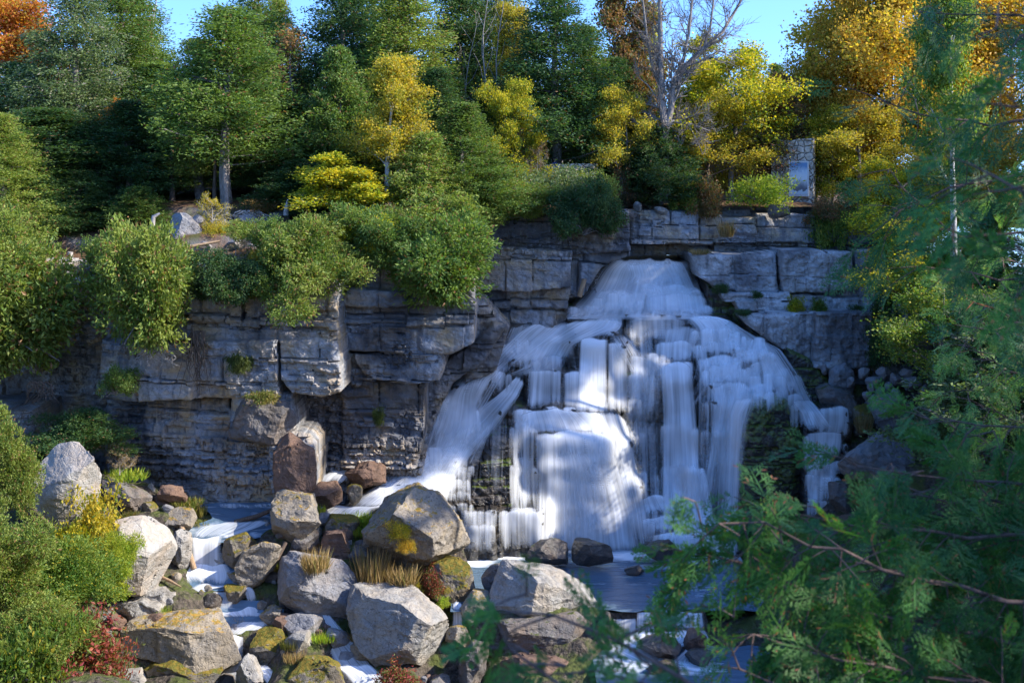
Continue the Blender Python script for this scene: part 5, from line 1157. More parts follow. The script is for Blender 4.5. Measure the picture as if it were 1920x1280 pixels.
S_('shrub2', 'low rusty grass bush on the cliff edge under the shrubs', 1330, 408, 80.4, 50, 30, 'rust')
S_('shrub2', 'dull olive bush at the right end of the upper cliff', 1562, 470, 79.8, 90, 80, 'green')
S_('bush3', 'olive green bush below the ruin wall', 1545, 440, 80.6, 80, 70, 'cedar_brown')
S_('bush3', 'small dark cedar bush clinging under the overhang at left', 216, 755, 66.6, 66, 72, 'cedar', name='cedar_bush')
S_('bush2', 'shaded cedar shrub at the foot of the left cliff', 140, 862, 66.4, 170, 90, 'cedar_dark', name='cedar_bush')
S_('twiggy', 'tangle of dead twigs beside the tall pale boulder', 225, 890, 66, 60, 60, 'dry', 'bleached')
S_('twiggy', 'spray of thin golden leaves by the pale tree trunk', 395, 440, 72.5, 70, 80, 'yellow', 'bleached')
S_('shrub2', 'bright yellow orange shrub among dead twigs on the cliff', 482, 502, 67.6, 46, 36, 'gold')
S_('twiggy', 'dead grey twigs above the yellow orange shrub', 445, 500, 68.4, 80, 50, 'dry', 'bleached')
S_('shrub2', 'thin golden shrub in front of the pale trunk', 410, 452, 72, 60, 40, 'yellow')
S_('twiggy', 'grey dead twigs on top of the cliff near the birch', 745, 440, 71.4, 80, 60, 'rust', 'bleached')
S_('shrub1', 'small yellow flowered bush on the right cliff shelf', 1495, 588, 77.0, 34, 34, 'yellowgreen')
S_('shrub1', 'tiny green plant growing right of the yellow flowers', 1535, 588, 77.0, 30, 32, 'green')
for i, (px, pyb, w, h, Y) in enumerate([(1350, 552, 34, 22, 77.6), (1390, 592, 40, 14, 76.6), (1660, 600, 60, 60, 76), (1655, 690, 60, 90, 75.6), (1610, 590, 40, 20, 77), (1420, 560, 24, 16, 77), (1680, 650, 60, 70, 75.5)]):
    S_('shrub2', 'low dark green growth on the ledges of the right cliff', px, pyb, Y, w, h, 'cedar_dark', group='green growth on the right cliff')
# lower left thicket
S_('bush1', 'tall green cedar shrub at the left edge beside the tall pale boulder', -5, 990, 57, 110, 230, 'cedar_lit', name='cedar_bush')
S_('bush1', 'big green shrub at the lower left edge', 0, 1190, 53, 190, 220, 'cedar_lit')
S_('bush2', 'green shrub in the middle of the lower left thicket', 135, 1165, 56.5, 190, 150, 'green', bark='brown')
S_('bush2', 'green shrub below the split boulder', 205, 1120, 59.5, 110, 120, 'lime')
S_('shrub1', 'bright yellow shrub between the two pale boulders', 185, 1040, 60, 110, 130, 'yellow')
S_('shrub2', 'yellow green shrub below the tall pale boulder', 140, 1060, 59.6, 110, 90, 'yellowgreen')
S_('shrub1', 'dark red leaved shrub at the lower left', 130, 1262, 53, 170, 130, 'red')
S_('shrub2', 'second red leaved shrub touching the bottom edge', 180, 1300, 54, 120, 110, 'red')
S_('shrub1', 'small orange brown bush against the tall pale boulder', 40, 905, 60, 60, 40, 'rust')
S_('shrub2', 'dull green shrub in the bottom left corner', 40, 1310, 50, 200, 150, 'green')
S_('bush2', 'sunlit green shrub along the bottom left', 80, 1250, 51.5, 170, 120, 'cedar_lit')
S_('shrub1', 'small pinkish red plant on the brown mossy rock', 808, 1118, 63.6, 44, 56, 'red')
S_('shrub1', 'pinkish shrub at the bottom edge below the tilted slab', 742, 1304, 58.8, 90, 56, 'red')
S_('shrub2', 'yellow leaved plant growing on the face of the largest boulder', 752, 1010, 63.4, 46, 34, 'yellow')
S_('shrub2', 'smaller yellow plant low on the largest boulder', 764, 1036, 63.3, 44, 26, 'gold')
S_('shrub1', 'yellow flowering weed on the corner of the tilted slab', 775, 1116, 63.4, 30, 28, 'yellow')
S_('shrub1', 'small green weed at the foot of the moss topped rock', 832, 1140, 63.2, 24, 24, 'lime')
tuft('grass', 'tall tan dry grass left of the largest boulder', 698, 1104, 63.9, 76, 90, 'dry')
tuft('grass', 'tan grass growing on the blue-grey boulder', 592, 1074, 62.3, 60, 50, 'dry')
tuft('grass', 'dry grass at the right foot of the largest boulder', 756, 1098, 63.4, 70, 44, 'dry')
tuft('grass', 'dry grass tuft beside the brink of the falls on the right', 1312, 478, 78.0, 40, 14, 'dry')
tuft('grass', 'tan hanging grass beside the small right fall', 1620, 812, 73.4, 34, 44, 'dry')
tuft('grass', 'tuft of dry grass on the upper cliff face', 1362, 446, 79.6, 34, 40, 'dry')
tuft('moss', 'rounded tuft of dark green moss on the left cliff face', 450, 698, 66.8, 50, 38, 'moss', 'moss_tuft', 'moss')
tuft('moss', 'small dark moss tuft low on the middle cliff face', 710, 796, 69.6, 24, 34, 'moss', 'moss_tuft', 'moss')
tuft('moss', 'golden brown moss on the dark bulge of the left cliff', 495, 756, 66.4, 60, 26, 'grass', 'moss_tuft', 'moss')
rs_ = random.Random(9)
for i in range(46):
    px = rs_.uniform(190, 900); py = rs_.uniform(930, 1285); Y = 68 - (py - 950) * .0235; x = xat(px, Y); z = gz(x, Y)
    tuft(rs_.choice(['grass_low', 'grass', 'grass_low']), 'short grassy tuft growing between the streamside boulders', px, HY - z / Y * F + 2, Y, rs_.uniform(30, 60), rs_.uniform(14, 26), rs_.choice(['grass', 'dry', 'grass', 'lime']), group='grass tufts between the boulders')
tuft('grass_low', 'bright green grassy patch on the slope at the cliff foot', 232, 898, 66.6, 90, 18, 'lime'); tuft('grass_low', 'green grass patch right of the small rust brown rock', 350, 946, 67, 60, 14, 'grass')

# ------------------------------------------------------------------ wood, stump, roots
def log(label, pts, rad, bark='tan', name='log', cat='log'):
    mb = MB(); mb.tube([W(*p) for p in pts], rad, 8); return tag(mb.build(name, BK[bark], None, True), label, cat)
log('broken log standing in the small waterfall', [(338, 975, 65.6), (346, 1010, 65.3), (364, 1066, 64.9)], [.13, .15, .14])
log('thin stick lying at the foot of the split boulder', [(296, 1078, 63.4), (318, 1088, 63), (340, 1100, 62.6)], [.08, .07, .03])
log('short leaning log on the cliff beside the upper falls', [(1086, 556, 77.2), (1096, 523, 77.3)], [.16, .14])
log('grey log across the left pool', [(440, 978, 67), (480, 968, 67), (512, 955, 67)], [.12, .13, .1], 'brown')
log('brown log in front of the small brown rocks', [(596, 1040, 65.6), (640, 1046, 65.4), (680, 1050, 65.2)], [.1, .1, .07], 'brown')
log('dark log leaning against the pitted slab', [(508, 1070, 64.2), (522, 1042, 64.5), (536, 1016, 64.8)], [.12, .12, .1], 'brown')
log('pale fallen trunk lying on the cliff top', [(318, 468, 70), (360, 462, 70.2), (412, 452, 70.6)], [.09, .1, .06], 'tan')
log('thin black twig caught in the white water', [(870, 722, 75.0), (884, 708, 74.9), (910, 699, 74.8)], [.03, .03, .015], 'brown', 'twig', 'twig')
log('bleached curved dead stem on the upper ledge', [(286, 424, 72), (288, 406, 72), (300, 400, 72)], [.14, .12, .06], 'bleached', 'driftwood', 'dead wood')
log('short white stump on the shelf left of the birch', [(536, 404, 74), (537, 388, 74), (540, 374, 74)], [.16, .13, .05], 'bleached', 'stump', 'stump')
log('thin black stick poking out of the river', [(1272, 1208, 60), (1264, 1192, 60)], [.03, .02], 'brown', 'twig', 'twig')
def stump():
    mb = MB(); mb.tube([W(130, 528, 69.9), W(130, 500, 70), W(132, 472, 70)], [.32, .2, .15], 9)
    rs = random.Random(3)
    for i in range(16):
        a = rs.uniform(-1.9, 1.9); L_ = rs.uniform(20, 62)
        x1 = 130 + math.sin(a) * L_; mb.tube([W(130, 520, 69.9), W(130 + math.sin(a) * L_ * .5, 524 + rs.uniform(-2, 6), 69.6), W(x1, 530 + abs(math.cos(a)) * rs.uniform(5, 45), 69.5)], [.1, .07, .02], 5)
    tag(mb.build('stump', BK['bleached'], None, True), 'bleached stump with roots spread over the left cliff edge', 'stump')
stump()
def roots(label, px, py, Y, w, h, n, seed, bark='brown'):
    mb = MB(); rs = random.Random(seed)
    for i in range(n):
        x = px + rs.uniform(-.2, .2) * w; y = py; pts = [W(x, y, Y)]
        for k in range(6):
            x += rs.uniform(-.14, .14) * w; y += h / 6 * rs.uniform(.5, 1.3); pts.append(W(x, y, Y - .1 + rs.uniform(-.1, .1)))
        mb.tube(pts, [.05, .045, .035, .03, .02, .015, .01], 4)
    tag(mb.build('hanging_roots', BK[bark], None, True), label, 'roots')
roots('dark roots hanging down the left cliff face', 372, 620, 66.9, 60, 110, 22, 1)
roots('pale dead roots hanging below the big bulging bush', 290, 655, 66.5, 90, 34, 26, 2, 'bleached')
roots('thin pale roots hanging below the bush at the left edge', 70, 715, 67.2, 90, 46, 18, 3, 'brown')
roots('tangle of bleached roots on the upper rocks', 470, 395, 74.6, 90, 34, 26, 4, 'bleached')

T('cedar3', 'low dark cedar filling the shade on the left ledge', 150, 76.5, 190, 320, 'cedar_dark', pyb=446)
T('cedar5', 'small shaded cedar behind the big bulging bush', 262, 75.5, 110, 350, 'cedar', pyb=440)
T('cedar5', 'small cedar at the left edge under the tall grey green cedar', 80, 75, 130, 330, 'cedar_dark', pyb=452)
T('cedar5', 'dark little cedar right of the pale trunk on the rocks', 560, 76.5, 140, 300, 'cedar_dark', pyb=410)
S_('bush3', 'small cedar shrub on the cliff edge left of the middle bush', 480, 470, 69.6, 90, 60, 'cedar_lit', name='cedar_bush')
S_('bush3', 'leafy shrub on the cliff edge below the low birch', 640, 470, 70.4, 130, 90, 'cedar', name='cedar_bush')
S_('shrub2', 'rusty low growth on the rocks behind the pale trunk', 500, 398, 75.5, 90, 26, 'rust')
S_('shrub2', 'low green growth beside the dark upper boulder', 300, 452, 72.5, 70, 34, 'cedar')
for i, (px, py, w_, h_, Y) in enumerate([(90, 452, 80, 26, 75.5), (165, 455, 60, 22, 75.2), (240, 450, 70, 24, 75), (412, 420, 60, 26, 74), (470, 412, 50, 22, 74.6), (520, 404, 60, 20, 75.4), (380, 462, 40, 20, 71), (440, 452, 46, 18, 71.4)]):
    blob('weathered dark rock ledge piece on the shaded upper terrace', px, py, w_, h_, Y, 'boulder_blue', 700 + i, group='ledge rocks on the upper terrace', name='ledge_rock', cat='rock', edge=.14)

# ------------------------------------------------------------------ walls and picture panel
def mat_masonry():
    t = NT('rubble_masonry'); c = t.coord('Object'); v = t.n('ShaderNodeTexVoronoi', feature='DISTANCE_TO_EDGE'); t.l(c, v.inputs['Vector']); v.inputs['Scale'].default_value = 2.6
    v2 = t.n('ShaderNodeTexVoronoi'); t.l(c, v2.inputs['Vector']); v2.inputs['Scale'].default_value = 2.6; n = t.noise(c, 6, 4, .7)
    col = t.mix(t.ramp(n, [(.35, 0), (.65, 1)]), (.4, .36, .31), (.62, .56, .48)); hs = t.n('ShaderNodeHueSaturation'); t.l(col, hs.inputs['Color']); t.l(t.math('ADD', t.math('MULTIPLY', v2.outputs['Distance'], .9), .6), hs.inputs['Value'])
    col = t.mix(t.ramp(v.outputs['Distance'], [(.0, 1), (.06, 0)]), hs.outputs[0], (.13, .12, .11))
    return t.done(t.bsdf(col, .9, t.bump(t.math('ADD', t.ramp(v.outputs['Distance'], [(0, 0), (.12, 1)]), t.math('MULTIPLY', n, .3)), 1, .12), .2))
M['masonry'] = mat_masonry()
def mat_render():
    t = NT('old_lime_render'); c = t.coord('Object'); n = t.noise(c, 1.2, 5, .7); n2 = t.noise(c, 9, 3, .7)
    return t.done(t.bsdf(t.mix(t.ramp(n, [(.4, 0), (.6, 1)]), (.40, .29, .2), (.3, .24, .19)), .9, t.bump(n2, .6, .05), .2))
M['render'] = mat_render()
def wall(name, label, pxa, Ya, pxb, Yb, pt, pb, th, mat, ragged=.15, cat='wall', seed=1):
    """a free-standing masonry wall between two plan points, with an uneven top"""
    A = np.array(W(pxa, pb, Ya)); B = np.array(W(pxb, pb, Yb)); ztop = W(pxa, pt, Ya)[2]; zb = min(A[2], B[2]) - .8
    d = B - A; d[2] = 0; Lw = np.linalg.norm(d); d /= Lw; nrm_ = np.array([-d[1], d[0], 0])
    n = max(6, int(Lw / .12)); m = max(6, int((ztop - zb) / .12)); s = np.linspace(0, Lw, n); V = []; 
    top = ztop + ragged * vnoise(s * 1.6, seed)
    rings = []
    prof_ = [(-1, k / m) for k in range(m + 1)] + [(1, 1 - k / m) for k in range(m + 1)]
    Vv = np.zeros((n, len(prof_), 3))
    for j, (sd_, v) in enumerate(prof_):
        z = zb + (top - zb) * v; rel = .035 * fbm(s * 2.2, z * 2.2, sd_, 3, seed)
        P = A[None] * [1, 1, 0] + d[None] * s[:, None] + nrm_[None] * (sd_ * th / 2 + sd_ * rel)[:, None] ; P[:, 2] = z; Vv[:, j] = P
    k = len(prof_); Fc = list(grid_faces(n, k)); a = np.arange(n * k).reshape(n, k)
    for q in (0, n - 1):
        for j in range(m): Fc.append([a[q, j], a[q, j + 1], a[q, k - 2 - j], a[q, k - 1 - j]] if q == 0 else [a[q, j], a[q, k - 1 - j], a[q, k - 2 - j], a[q, j + 1]])
    o = mesh_np(name, Vv.reshape(-1, 3), np.array(Fc), M[mat], None, False); return tag(o, label, cat)
wall('stone_wall', 'low rubble stone wall half hidden by bushes above the falls', 950, 81.6, 1120, 81.6, 308, 392, .5, 'masonry', .06)
wall('ruin_wall', 'tan rendered wall of the old mill behind the yellow trees', 1275, 87.5, 1500, 87.5, 266, 372, .5, 'render', .25, seed=3)
wall('ruin_wall', 'tall narrow end of a ruined stone wall with a picture on it', 1448, 85.2, 1527, 84.0, 262, 412, .6, 'masonry', .12, seed=5)
def panel():
    t = NT('faded_picture'); tc = t.n('ShaderNodeTexCoord'); sp = t.n('ShaderNodeSeparateXYZ'); t.l(tc.outputs['Generated'], sp.inputs[0])
    n = t.noise(tc.outputs['Generated'], 4, 4, .6, .6); v = t.math('ADD', sp.outputs[2], t.math('MULTIPLY', t.math('SUBTRACT', n, .5), .35))
    col = t.ramp(v, [(0, (.45, .52, .58)), (.13, (.5, .6, .68)), (.16, (.10, .11, .14)), (.22, (.12, .13, .16)), (.3, (.25, .27, .3)), (.5, (.6, .66, .7)), (.72, (.5, .6, .7)), (.9, (.13, .26, .46))])
    m1 = t.done(t.bsdf(col, .4, None, .4)); t = NT('white_panel_edge'); m2 = t.done(t.bsdf((.55, .56, .58), .5))
    e = tag(empty('picture_panel', W(1498, 366, 84.1)), 'faded blue and white waterfall picture mounted on the ruin', 'picture')
    def bx(nm, c0, c1, mat, dy, th):
        a = np.array(W(c0[0], c0[1], 84.0)); b = np.array(W(c1[0], c1[1], 84.0)); c = (a + b) / 2; mb = MB(); mb.box((c[0] - e.location[0], dy, c[2] - e.location[2]), (abs(b[0] - a[0]) / 2, th, abs(b[2] - a[2]) / 2)); return mb.build(nm, mat, e, False)
    e.rotation_euler = (0, 0, math.atan2(-1.2, 2.4 + .35) * .9); e.location.y = 84.0
    bx('backing', (1480, 302), (1517, 368), m2, -.12, .03); bx('picture', (1483, 305), (1514, 365), m1, -.16, .012)
panel()
# visitors in blue jackets behind the low wall
def visitor(label, px, Y, cloth, turn, seed):
    gz_ = W(px, 308, Y)[2] + .12; e = tag(empty('person', (xat(px, Y), Y, gz_ - 1.25), turn), label, 'person')
    t = NT('skin'); sk_ = t.done(t.bsdf((.5, .32, .24), .6)); t = NT('jacket_cloth'); jk = t.done(t.bsdf(cloth, .8)); t = NT('dark_hair'); hr = t.done(t.bsdf((.04, .03, .025), .7)); t = NT('dark_trousers'); ps = t.done(t.bsdf((.04, .045, .06), .85))
    def lath(prof, mat, nm, off=(0, 0, 0), fl=.62, tilt=0):
        n = 14; V = []; 
        for z, r in prof:
            for k in range(n):
                a = 2 * PI * k / n; V.append((math.cos(a) * r + off[0], math.sin(a) * r * fl + off[1] + tilt * z, z + off[2]))
        Fc = [(i * n + k, i * n + (k + 1) % n, (i + 1) * n + (k + 1) % n, (i + 1) * n + k) for i in range(len(prof) - 1) for k in range(n)]
        return mesh_np(nm, np.array(V), np.array(Fc), mat, e, True)
    # body: trunk, neck and head as one surface, leaning on the wall
    lath([(.0, .15), (.4, .17), (.45, .17), (.75, .15), (.9, .17), (1.08, .21), (1.18, .20), (1.24, .10), (1.28, .055), (1.33, .055), (1.36, .075), (1.42, .098), (1.48, .10), (1.54, .085), (1.575, .03)], sk_, 'body', fl=.75)
    lath([(.60, .18), (.75, .20), (.95, .22), (1.10, .245), (1.19, .21), (1.25, .11), (1.27, .08)], jk, 'jacket', fl=.72)
    lath([(1.47, .108), (1.53, .10), (1.58, .06), (1.60, .01)], hr, 'hair', fl=1.0, off=(0, .015, 0)); lath([(0, .17), (.6, .19)], ps, 'trousers', fl=.8)
    mb = MB()
    for s in (-1, 1): mb.tube([(s * .2, 0, 1.15), (s * .27, -.08, .95), (s * .16, -.32, .92)], [.075, .062, .05], 8)
    mb.build('sleeve', jk, e)
visitor('visitor in a bright blue jacket behind the low stone wall', 1040, 83.2, (.02, .07, .42), .3, 1)
visitor('visitor in a navy jacket left of the bright blue one', 1006, 83.4, (.015, .03, .16), -.4, 2)

# ------------------------------------------------------------------ masses of far woods
def woods(name, spots, leaf, cat=None):
    V, Fc = [], []; n = 0; rs = random.Random(2)
    for key, x, y, z, s, sz, a in spots:
        p = PR[key]; v = p['V']; c, s_ = math.cos(a), math.sin(a)
        q = np.stack([(v[:, 0] * c - v[:, 1] * s_) * s + x, (v[:, 0] * s_ + v[:, 1] * c) * s + y, v[:, 2] * sz + z], 1); V.append(q); Fc.append(p['F'] + n); n += len(q)
    return tag(mesh_np(name, np.concatenate(V), np.concatenate(Fc), LF[leaf], None, False), kind='stuff')
rs_ = random.Random(21)
woods('distant_woods', [(rs_.choice(['cedar1', 'cedar3', 'cedar2']), x + rs_.uniform(-1, 1), 98 + rs_.uniform(0, 5), -2.5, 1.15, rs_.uniform(.75, .95), rs_.uniform(0, 6)) for x in np.arange(-44, 24, 3.6)], 'cedar')
def right_trees(name, spots, leaf):
    o = woods(name, spots, leaf); mb = MB()
    for key, x, y, z, s_, sz, a in spots: mb.tube([(x, y, -14 if y > 40 else z - 4), (x, y, z + 2), (x, y, z + PR[key]['H'] * sz * .8)], [.3, .22, .05], 6)
    t_ = mb.build('trunk', BK['grey'], o, True); t_['kind'] = 'stuff'
hx = np.arange(29, 80, .8); hy = np.arange(44, 84, .8); HX, HYy = np.meshgrid(hx, hy)
HZ = -11 + 12.5 * sstep(31.5, 38, HX + .8 * fbm(HX * .2, HYy * .2, 0, 3, 8)) * (.45 + .55 * sstep(64, 71, HYy)) + 4 * sstep(38, 60, HX) + .5 * fbm(HX * .5, HYy * .5, 0, 4, 9)
tag(mesh_np('right_shade_hill', np.stack([HX, HYy, HZ], -1).reshape(-1, 3), grid_faces(*HX.shape), M['litter'], None, True), kind='structure')  # unseen hill added to block the sun from the falls
right_trees('right_bank_shade_trees', [('dec5', 42, 66, 16, 1.2, .95, 1.5), ('dec5', 41.5, 69, 15, 1.2, .95, 2.9), ('dec5', 44, 64, 18, 1.2, .95, 4), ('dec5', 44, 67.5, 17.5, 1.2, .95, 5),  # unseen trees, some with raised crowns, placed to shade the falls
   ('cedar3', 37.5, 73, -2, 1.3, 1.45, .4), ('cedar1', 41, 71.3, 0, 1.4, 1.5, 1.4), ('cedar3', 44, 74, 1, 1.5, 1.6, 2.4), ('cedar1', 37, 70.6, -3, 1.2, 1.25, 3.4), ('cedar3', 48, 71.5, 2, 1.6, 1.7, 4.4), ('cedar1', 35.5, 73.6, -4, 1.2, 1.4, 5.4), ('cedar3', 36, 67.5, -6, 1.0, .95, .9), ('cedar1', 39, 64, -5, 1.1, .8, .9), ('cedar3', 37, 60, -7, 1.1, .8, .9),
   ('cedar1', 33.5, 70.5, -9, 1.5, 1.35, 1), ('cedar3', 37, 66, -9, 1.3, 1.1, 2), ('cedar2', 40, 72, -8, 1.5, 1.3, 3), ('cedar1', 35, 59, -10, 1.4, 1.0, 4), ('cedar3', 32, 55, -12, 1.2, .9, 5),
   ('cedar3', 34, 63, -10, 1.2, .95, 2), ('cedar1', 29.5, 52, -14, 1.2, .9, 5), ('cedar1', 46, 73, 0, 1.4, 1.5, 0)], 'cedar')
right_trees('near_bank_shade_trees', [('cedar1', 13, 2, -10, 1.5, 1.6, 0), ('cedar3', 12, 7, -9, 1.4, 1.6, 1), ('cedar2', 15, -3, -8, 1.6, 1.7, 2), ('cedar1', 21, 20, -12, 1.6, 1.6, 3), ('cedar3', 19, 13, -11, 1.5, 1.6, 4), ('dec5', 11, -1, 0, 1.1, 1.0, 4), ('dec5', 14, 9, 2, 1.1, 1.0, 3)], 'cedar')  # unseen trees added right of the camera to shade the near cedars
bx_ = np.arange(-60, 61, 1.5); by_ = np.arange(-20, 37.6, 1.2); BX, BY = np.meshgrid(bx_, by_)
tag(mesh_np('near_bank', np.stack([BX, BY, -2.6 - np.clip(BY - 3, 0, 99) * .63 + .35 * fbm(BX * .3, BY * .3, 0, 3, 44) + .012 * np.abs(BX) ** 1.5], -1).reshape(-1, 3), grid_faces(*BX.shape), M['litter'], None, True), kind='structure')
# ================================================================== THE NEAR CEDARS AT RIGHT
def spray_unit(rs, L=.34, n=13):
    """flat pinnate cedar spray along +x, in the xy plane"""
    P, D, Ls = [], [], []
    for i in range(n):
        t = (i + .5) / n; side = 1 if i % 2 else -1; ll = L * .42 * math.sin(PI * (.18 + .75 * t)) * rs.uniform(.8, 1.15)
        a = side * rs.uniform(.6, .9); d = np.array([math.cos(a), math.sin(a), rs.uniform(-.12, .12)]); p = np.array([t * L, 0, -.25 * L * t * t])
        P.append(p); D.append(d); Ls.append(ll)
        for k in (.35, .6, .85):
            for s2 in (-1, 1):
                a2 = a + s2 * .6; P.append(p + d * ll * k); D.append(np.array([math.cos(a2), math.sin(a2), rs.uniform(-.15, .15)])); Ls.append(ll * .42 * (1.15 - k * .5))
    P.append(np.zeros(3)); D.append(np.array([1, 0, -.15])); Ls.append(L)
    P = np.array(P); D = nrm(np.array(D)); Ls = np.array(Ls)[:, None]; s = nrm(np.cross(D, [0, 0, 1.0])); w = .0085 + .03 * Ls * .35
    V = np.stack([P, P + D * Ls * .5 + s * w * .5, P + D * Ls, P + D * Ls * .5 - s * w * .5], 1)
    return V.reshape(-1, 3)
def near_tree(label, limbs, leaf, seed, L=.34, sub=(.35, .8), gap=.13, sgap=.085, name='near_cedar', sag=.5, twig_r=.006):
    """limbs: lists of (px, py, Y) from the trunk side outwards"""
    rs = np.random.RandomState(seed); U = [spray_unit(rs, L * f) for f in (.7, 1, 1.2, .85)]; mb = MB(); Vs = []
    def put(p, d):
        u = U[rs.randint(4)]; ax = nrm(d + rs.randn(3) * .3 + np.array([0, 0, -.35])); z = nrm(rs.randn(3) * .8 + np.array([0, -.7, .7])); yv = nrm(np.cross(z, ax)); zv = np.cross(ax, yv); Mx = np.stack([ax, yv, zv]) * rs.uniform(.7, 1.2)
        Vs.append(u @ Mx + p)
    for lb in limbs:
        P = np.array([W(*p) for p in lb]); seg = np.linalg.norm(np.diff(P, axis=0), axis=1); s = np.concatenate([[0], np.cumsum(seg)]); n = max(4, int(s[-1] / .12)); t = np.linspace(0, s[-1], n)
        Q = np.stack([np.interp(t, s, P[:, k]) for k in range(3)], 1)
        for _ in range(3): Q[1:-1] = (Q[:-2] + 2 * Q[1:-1] + Q[2:]) / 4
        Q += .02 * rs.randn(*Q.shape)
        r0 = .007 + .004 * s[-1]; mb.tube(Q[::2] if n > 6 else Q, np.linspace(r0, .005, len(Q[::2] if n > 6 else Q)), 6)
        for i in np.arange(0, n, max(1, gap / .12)):
            i = int(i); q = Q[i]; dl = nrm(Q[min(i + 1, n - 1)] - Q[max(i - 1, 0)]); f = 1 - .6 * i / n
            for sd_ in range(2):
                d = nrm(dl * .7 + rs.randn(3) * .7 + np.array([0, 0, -.1])); Ls = rs.uniform(*sub) * (.45 + .55 * f); m = max(2, int(Ls / sgap)); pts = [q]
                for k in range(m):
                    d = nrm(d + rs.randn(3) * .12 + np.array([0, 0, -sag * .18])); pts.append(pts[-1] + d * Ls / m)
                    if k >= m * .15: put(pts[-1], d)
                mb.tube(pts[::2] if len(pts) > 4 else pts, np.linspace(twig_r, .003, len(pts[::2] if len(pts) > 4 else pts)), 3)
            
    V = np.concatenate(Vs); o = mesh_np('foliage', V, np.arange(len(V)).reshape(-1, 4), LF[leaf], None, False)
    base = W(*limbs[0][0]); e = tag(empty(name, base), label, 'tree'); loc = Vector(base)
    t_ = mb.build('branch', BK['near'], None, True)
    for q in (o, t_): q.parent = e; q.matrix_parent_inverse = e.matrix_basis.inverted() if False else q.matrix_parent_inverse; q.location = -loc
    return e
near_tree('blurred near cedar filling the lower right corner', [
  [(2100, 1150, 7.5), (1750, 1100, 7.2), (1500, 1010, 7), (1380, 990, 6.9), (1310, 960, 6.9)],
  [(2100, 1250, 7.6), (1800, 1180, 7.4), (1550, 1130, 7.2), (1400, 1060, 7.1), (1300, 1040, 7)],
  [(2100, 1010, 8), (1800, 1000, 7.8), (1640, 990, 7.6), (1520, 965, 7.5), (1440, 950, 7.5)],
  [(2100, 1350, 7.0), (1800, 1280, 7), (1560, 1240, 6.9), (1420, 1180, 6.9), (1380, 1160, 6.8)],
  [(2100, 930, 8.4), (1850, 910, 8.2), (1740, 880, 8), (1680, 870, 8), (1620, 880, 8)],
  [(2000, 1060, 8.2), (1800, 1050, 8), (1650, 1060, 7.8), (1540, 1070, 7.6)],
  [(2100, 1400, 7.2), (1700, 1330, 7), (1500, 1300, 6.9), (1380, 1260, 6.8)],
  [(2000, 1200, 7.8), (1800, 1210, 7.7), (1650, 1200, 7.6), (1500, 1200, 7.5)],
  [(2100, 820, 8.6), (1900, 800, 8.5), (1780, 790, 8.4), (1740, 790, 8.3)],
  [(2000, 960, 8.2), (1880, 950, 8.1), (1740, 930, 8), (1640, 920, 7.9)]], 'near', 101, L=.24, sub=(.18, .5), gap=.12, sgap=.055)
near_tree('very blurred cedar boughs along the bottom centre', [
  [(1900, 1500, 4.6), (1500, 1400, 4.5), (1250, 1270, 4.4), (1080, 1160, 4.4), (985, 1110, 4.3)],
  [(1700, 1500, 4.5), (1300, 1400, 4.4), (1100, 1300, 4.3), (940, 1230, 4.3)],
  [(1600, 1450, 4.7), (1350, 1330, 4.6), (1180, 1260, 4.5), (1060, 1230, 4.5)]], 'near', 102, L=.17, sub=(.1, .28), gap=.14, sgap=.06)
near_tree('dark blue green cedar boughs hanging at the upper right', [
  [(2150, 330, 12), (1900, 330, 11.8), (1760, 360, 11.6), (1680, 400, 11.5), (1640, 430, 11.5)],
  [(2150, 200, 12), (1850, 230, 11.8), (1720, 230, 11.6), (1655, 190, 11.5), (1630, 175, 11.5)],
  [(2150, 60, 12), (1950, 40, 11.8), (1800, 20, 11.6), (1740, 30, 11.5), (1700, 10, 11.5)],
  [(2150, 420, 12), (1900, 440, 11.8), (1780, 440, 11.6), (1700, 360, 11.6), (1650, 300, 11.5)],
  [(2150, 520, 12), (1950, 520, 11.8), (1850, 520, 11.6), (1760, 500, 11.5), (1700, 480, 11.5)],
  [(2150, 130, 11), (2000, 120, 10.8), (1900, 140, 10.6), (1830, 160, 10.5)],
  [(2150, 620, 11), (2000, 600, 10.8), (1900, 610, 10.6), (1830, 620, 10.5)],
  [(2150, -20, 10), (2000, 30, 9.8), (1920, 60, 9.6), (1880, 120, 9.5)]], 'near_dark', 103, L=.34, sub=(.3, .75), gap=.24, sgap=.11)
near_tree('nearest cedar bough blurred at the right edge', [
  [(2300, 500, 5), (2050, 420, 4.9), (1920, 380, 4.8), (1860, 330, 4.8)],
  [(2300, 100, 5), (2100, 100, 4.9), (1940, 90, 4.8), (1880, 60, 4.8)],
  [(2300, 300, 5), (2100, 280, 4.9), (1960, 240, 4.8), (1900, 210, 4.8)],
  [(2300, 700, 5), (2050, 560, 4.9), (1960, 500, 4.8), (1890, 450, 4.8)]], 'near', 104, L=.2, sub=(.15, .35), gap=.14, sgap=.06)
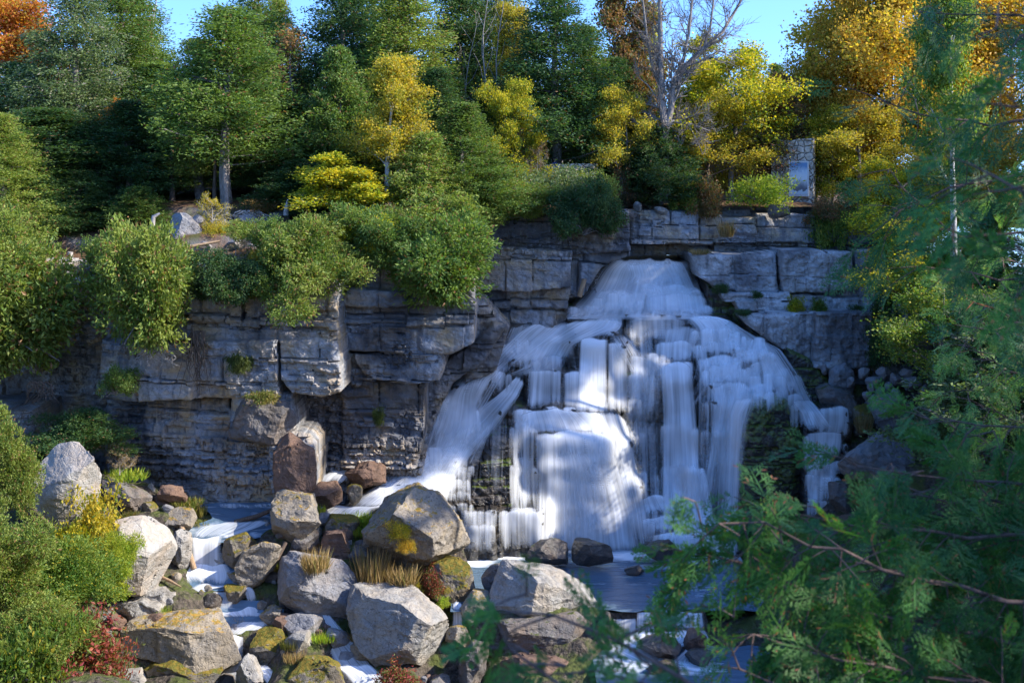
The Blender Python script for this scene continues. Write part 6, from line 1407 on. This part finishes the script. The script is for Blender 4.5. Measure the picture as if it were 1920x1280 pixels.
near_tree('pale green cedar standing behind the blurred ones at right', [
  [(2100, 700, 24), (1900, 700, 23.8), (1800, 640, 23.5), (1840, 600, 23.5)],
  [(2100, 620, 24), (1950, 620, 23.8), (1850, 580, 23.5), (1790, 540, 23.5)],
  [(2100, 800, 24), (1900, 790, 23.8), (1800, 740, 23.5), (1840, 720, 23.5)],
  [(2100, 880, 24), (1950, 870, 23.8), (1850, 830, 23.5), (1790, 800, 23.5)],
  [(2100, 960, 24), (1900, 960, 23.8), (1800, 930, 23.5), (1830, 900, 23.5)],
  [(2100, 1080, 24), (1900, 1080, 23.8), (1760, 1050, 23.5), (1650, 1020, 23.5)],
  [(2100, 1180, 24), (1900, 1180, 23.8), (1720, 1160, 23.5), (1560, 1140, 23.5)],
  [(2100, 1280, 24), (1900, 1280, 23.8), (1700, 1270, 23.5), (1500, 1250, 23.5)],
  [(2100, 500, 24), (1950, 510, 23.8), (1880, 480, 23.5), (1830, 440, 23.5)],
  [(2100, 380, 24), (1980, 400, 23.8), (1900, 370, 23.5), (1850, 340, 23.5)]], 'near_pale', 105, L=.36, sub=(.4, 1.0), gap=.2, sgap=.13, twig_r=.01)
# ================================================================== CAMERA, SUN, SKY
cam = bpy.data.cameras.new('camera'); co = bpy.data.objects.new('camera', cam); COL.objects.link(co)
co.location = (0, 0, 0); co.rotation_euler = (math.radians(90), 0, 0); cam.sensor_width = 36; cam.lens = 36 * F / 1920
cam.shift_y = -(640 - HY) / 1920; cam.clip_start = .1; cam.clip_end = 2000
cam.dof.use_dof = True; cam.dof.focus_distance = 70; cam.dof.aperture_fstop = 3.4
scene.camera = co
SUN = Vector((.78, -.17, .60)).normalized()
sd = bpy.data.lights.new('sun', 'SUN'); so = bpy.data.objects.new('sun', sd); COL.objects.link(so)
so.rotation_euler = SUN.to_track_quat('Z', 'Y').to_euler(); sd.energy = 2.7; sd.angle = math.radians(.5); sd.color = (1, .93, .82)
w = bpy.data.worlds.new('World'); scene.world = w; w.use_nodes = True; nt = w.node_tree
sk = nt.nodes.new('ShaderNodeTexSky'); sk.sky_type = 'NISHITA'; sk.sun_disc = False
sk.sun_elevation = math.asin(SUN.z); sk.sun_rotation = math.atan2(SUN.x, SUN.y); sk.altitude = 300; sk.dust_density = .6; sk.ozone_density = 1.6
tcw = nt.nodes.new('ShaderNodeTexCoord'); ad = nt.nodes.new('ShaderNodeVectorMath'); ad.operation = 'ADD'; ad.inputs[1].default_value = (0, 0, .2)
nt.links.new(tcw.outputs['Generated'], ad.inputs[0]); nm = nt.nodes.new('ShaderNodeVectorMath'); nm.operation = 'NORMALIZE'; nt.links.new(ad.outputs[0], nm.inputs[0]); nt.links.new(nm.outputs[0], sk.inputs[0])
bg = nt.nodes['Background']; hs = nt.nodes.new('ShaderNodeHueSaturation'); hs.inputs['Hue'].default_value = .511; hs.inputs['Saturation'].default_value = 1.3; nt.links.new(sk.outputs[0], hs.inputs['Color']); nt.links.new(hs.outputs[0], bg.inputs[0]); bg.inputs[1].default_value = .15
scene.view_settings.view_transform = 'Standard'; scene.view_settings.look = 'None'; scene.view_settings.exposure = 1.8
scene.render.engine = 'CYCLES'; scene.cycles.use_denoising = True; scene.cycles.max_bounces = 8; scene.cycles.transparent_max_bounces = 24
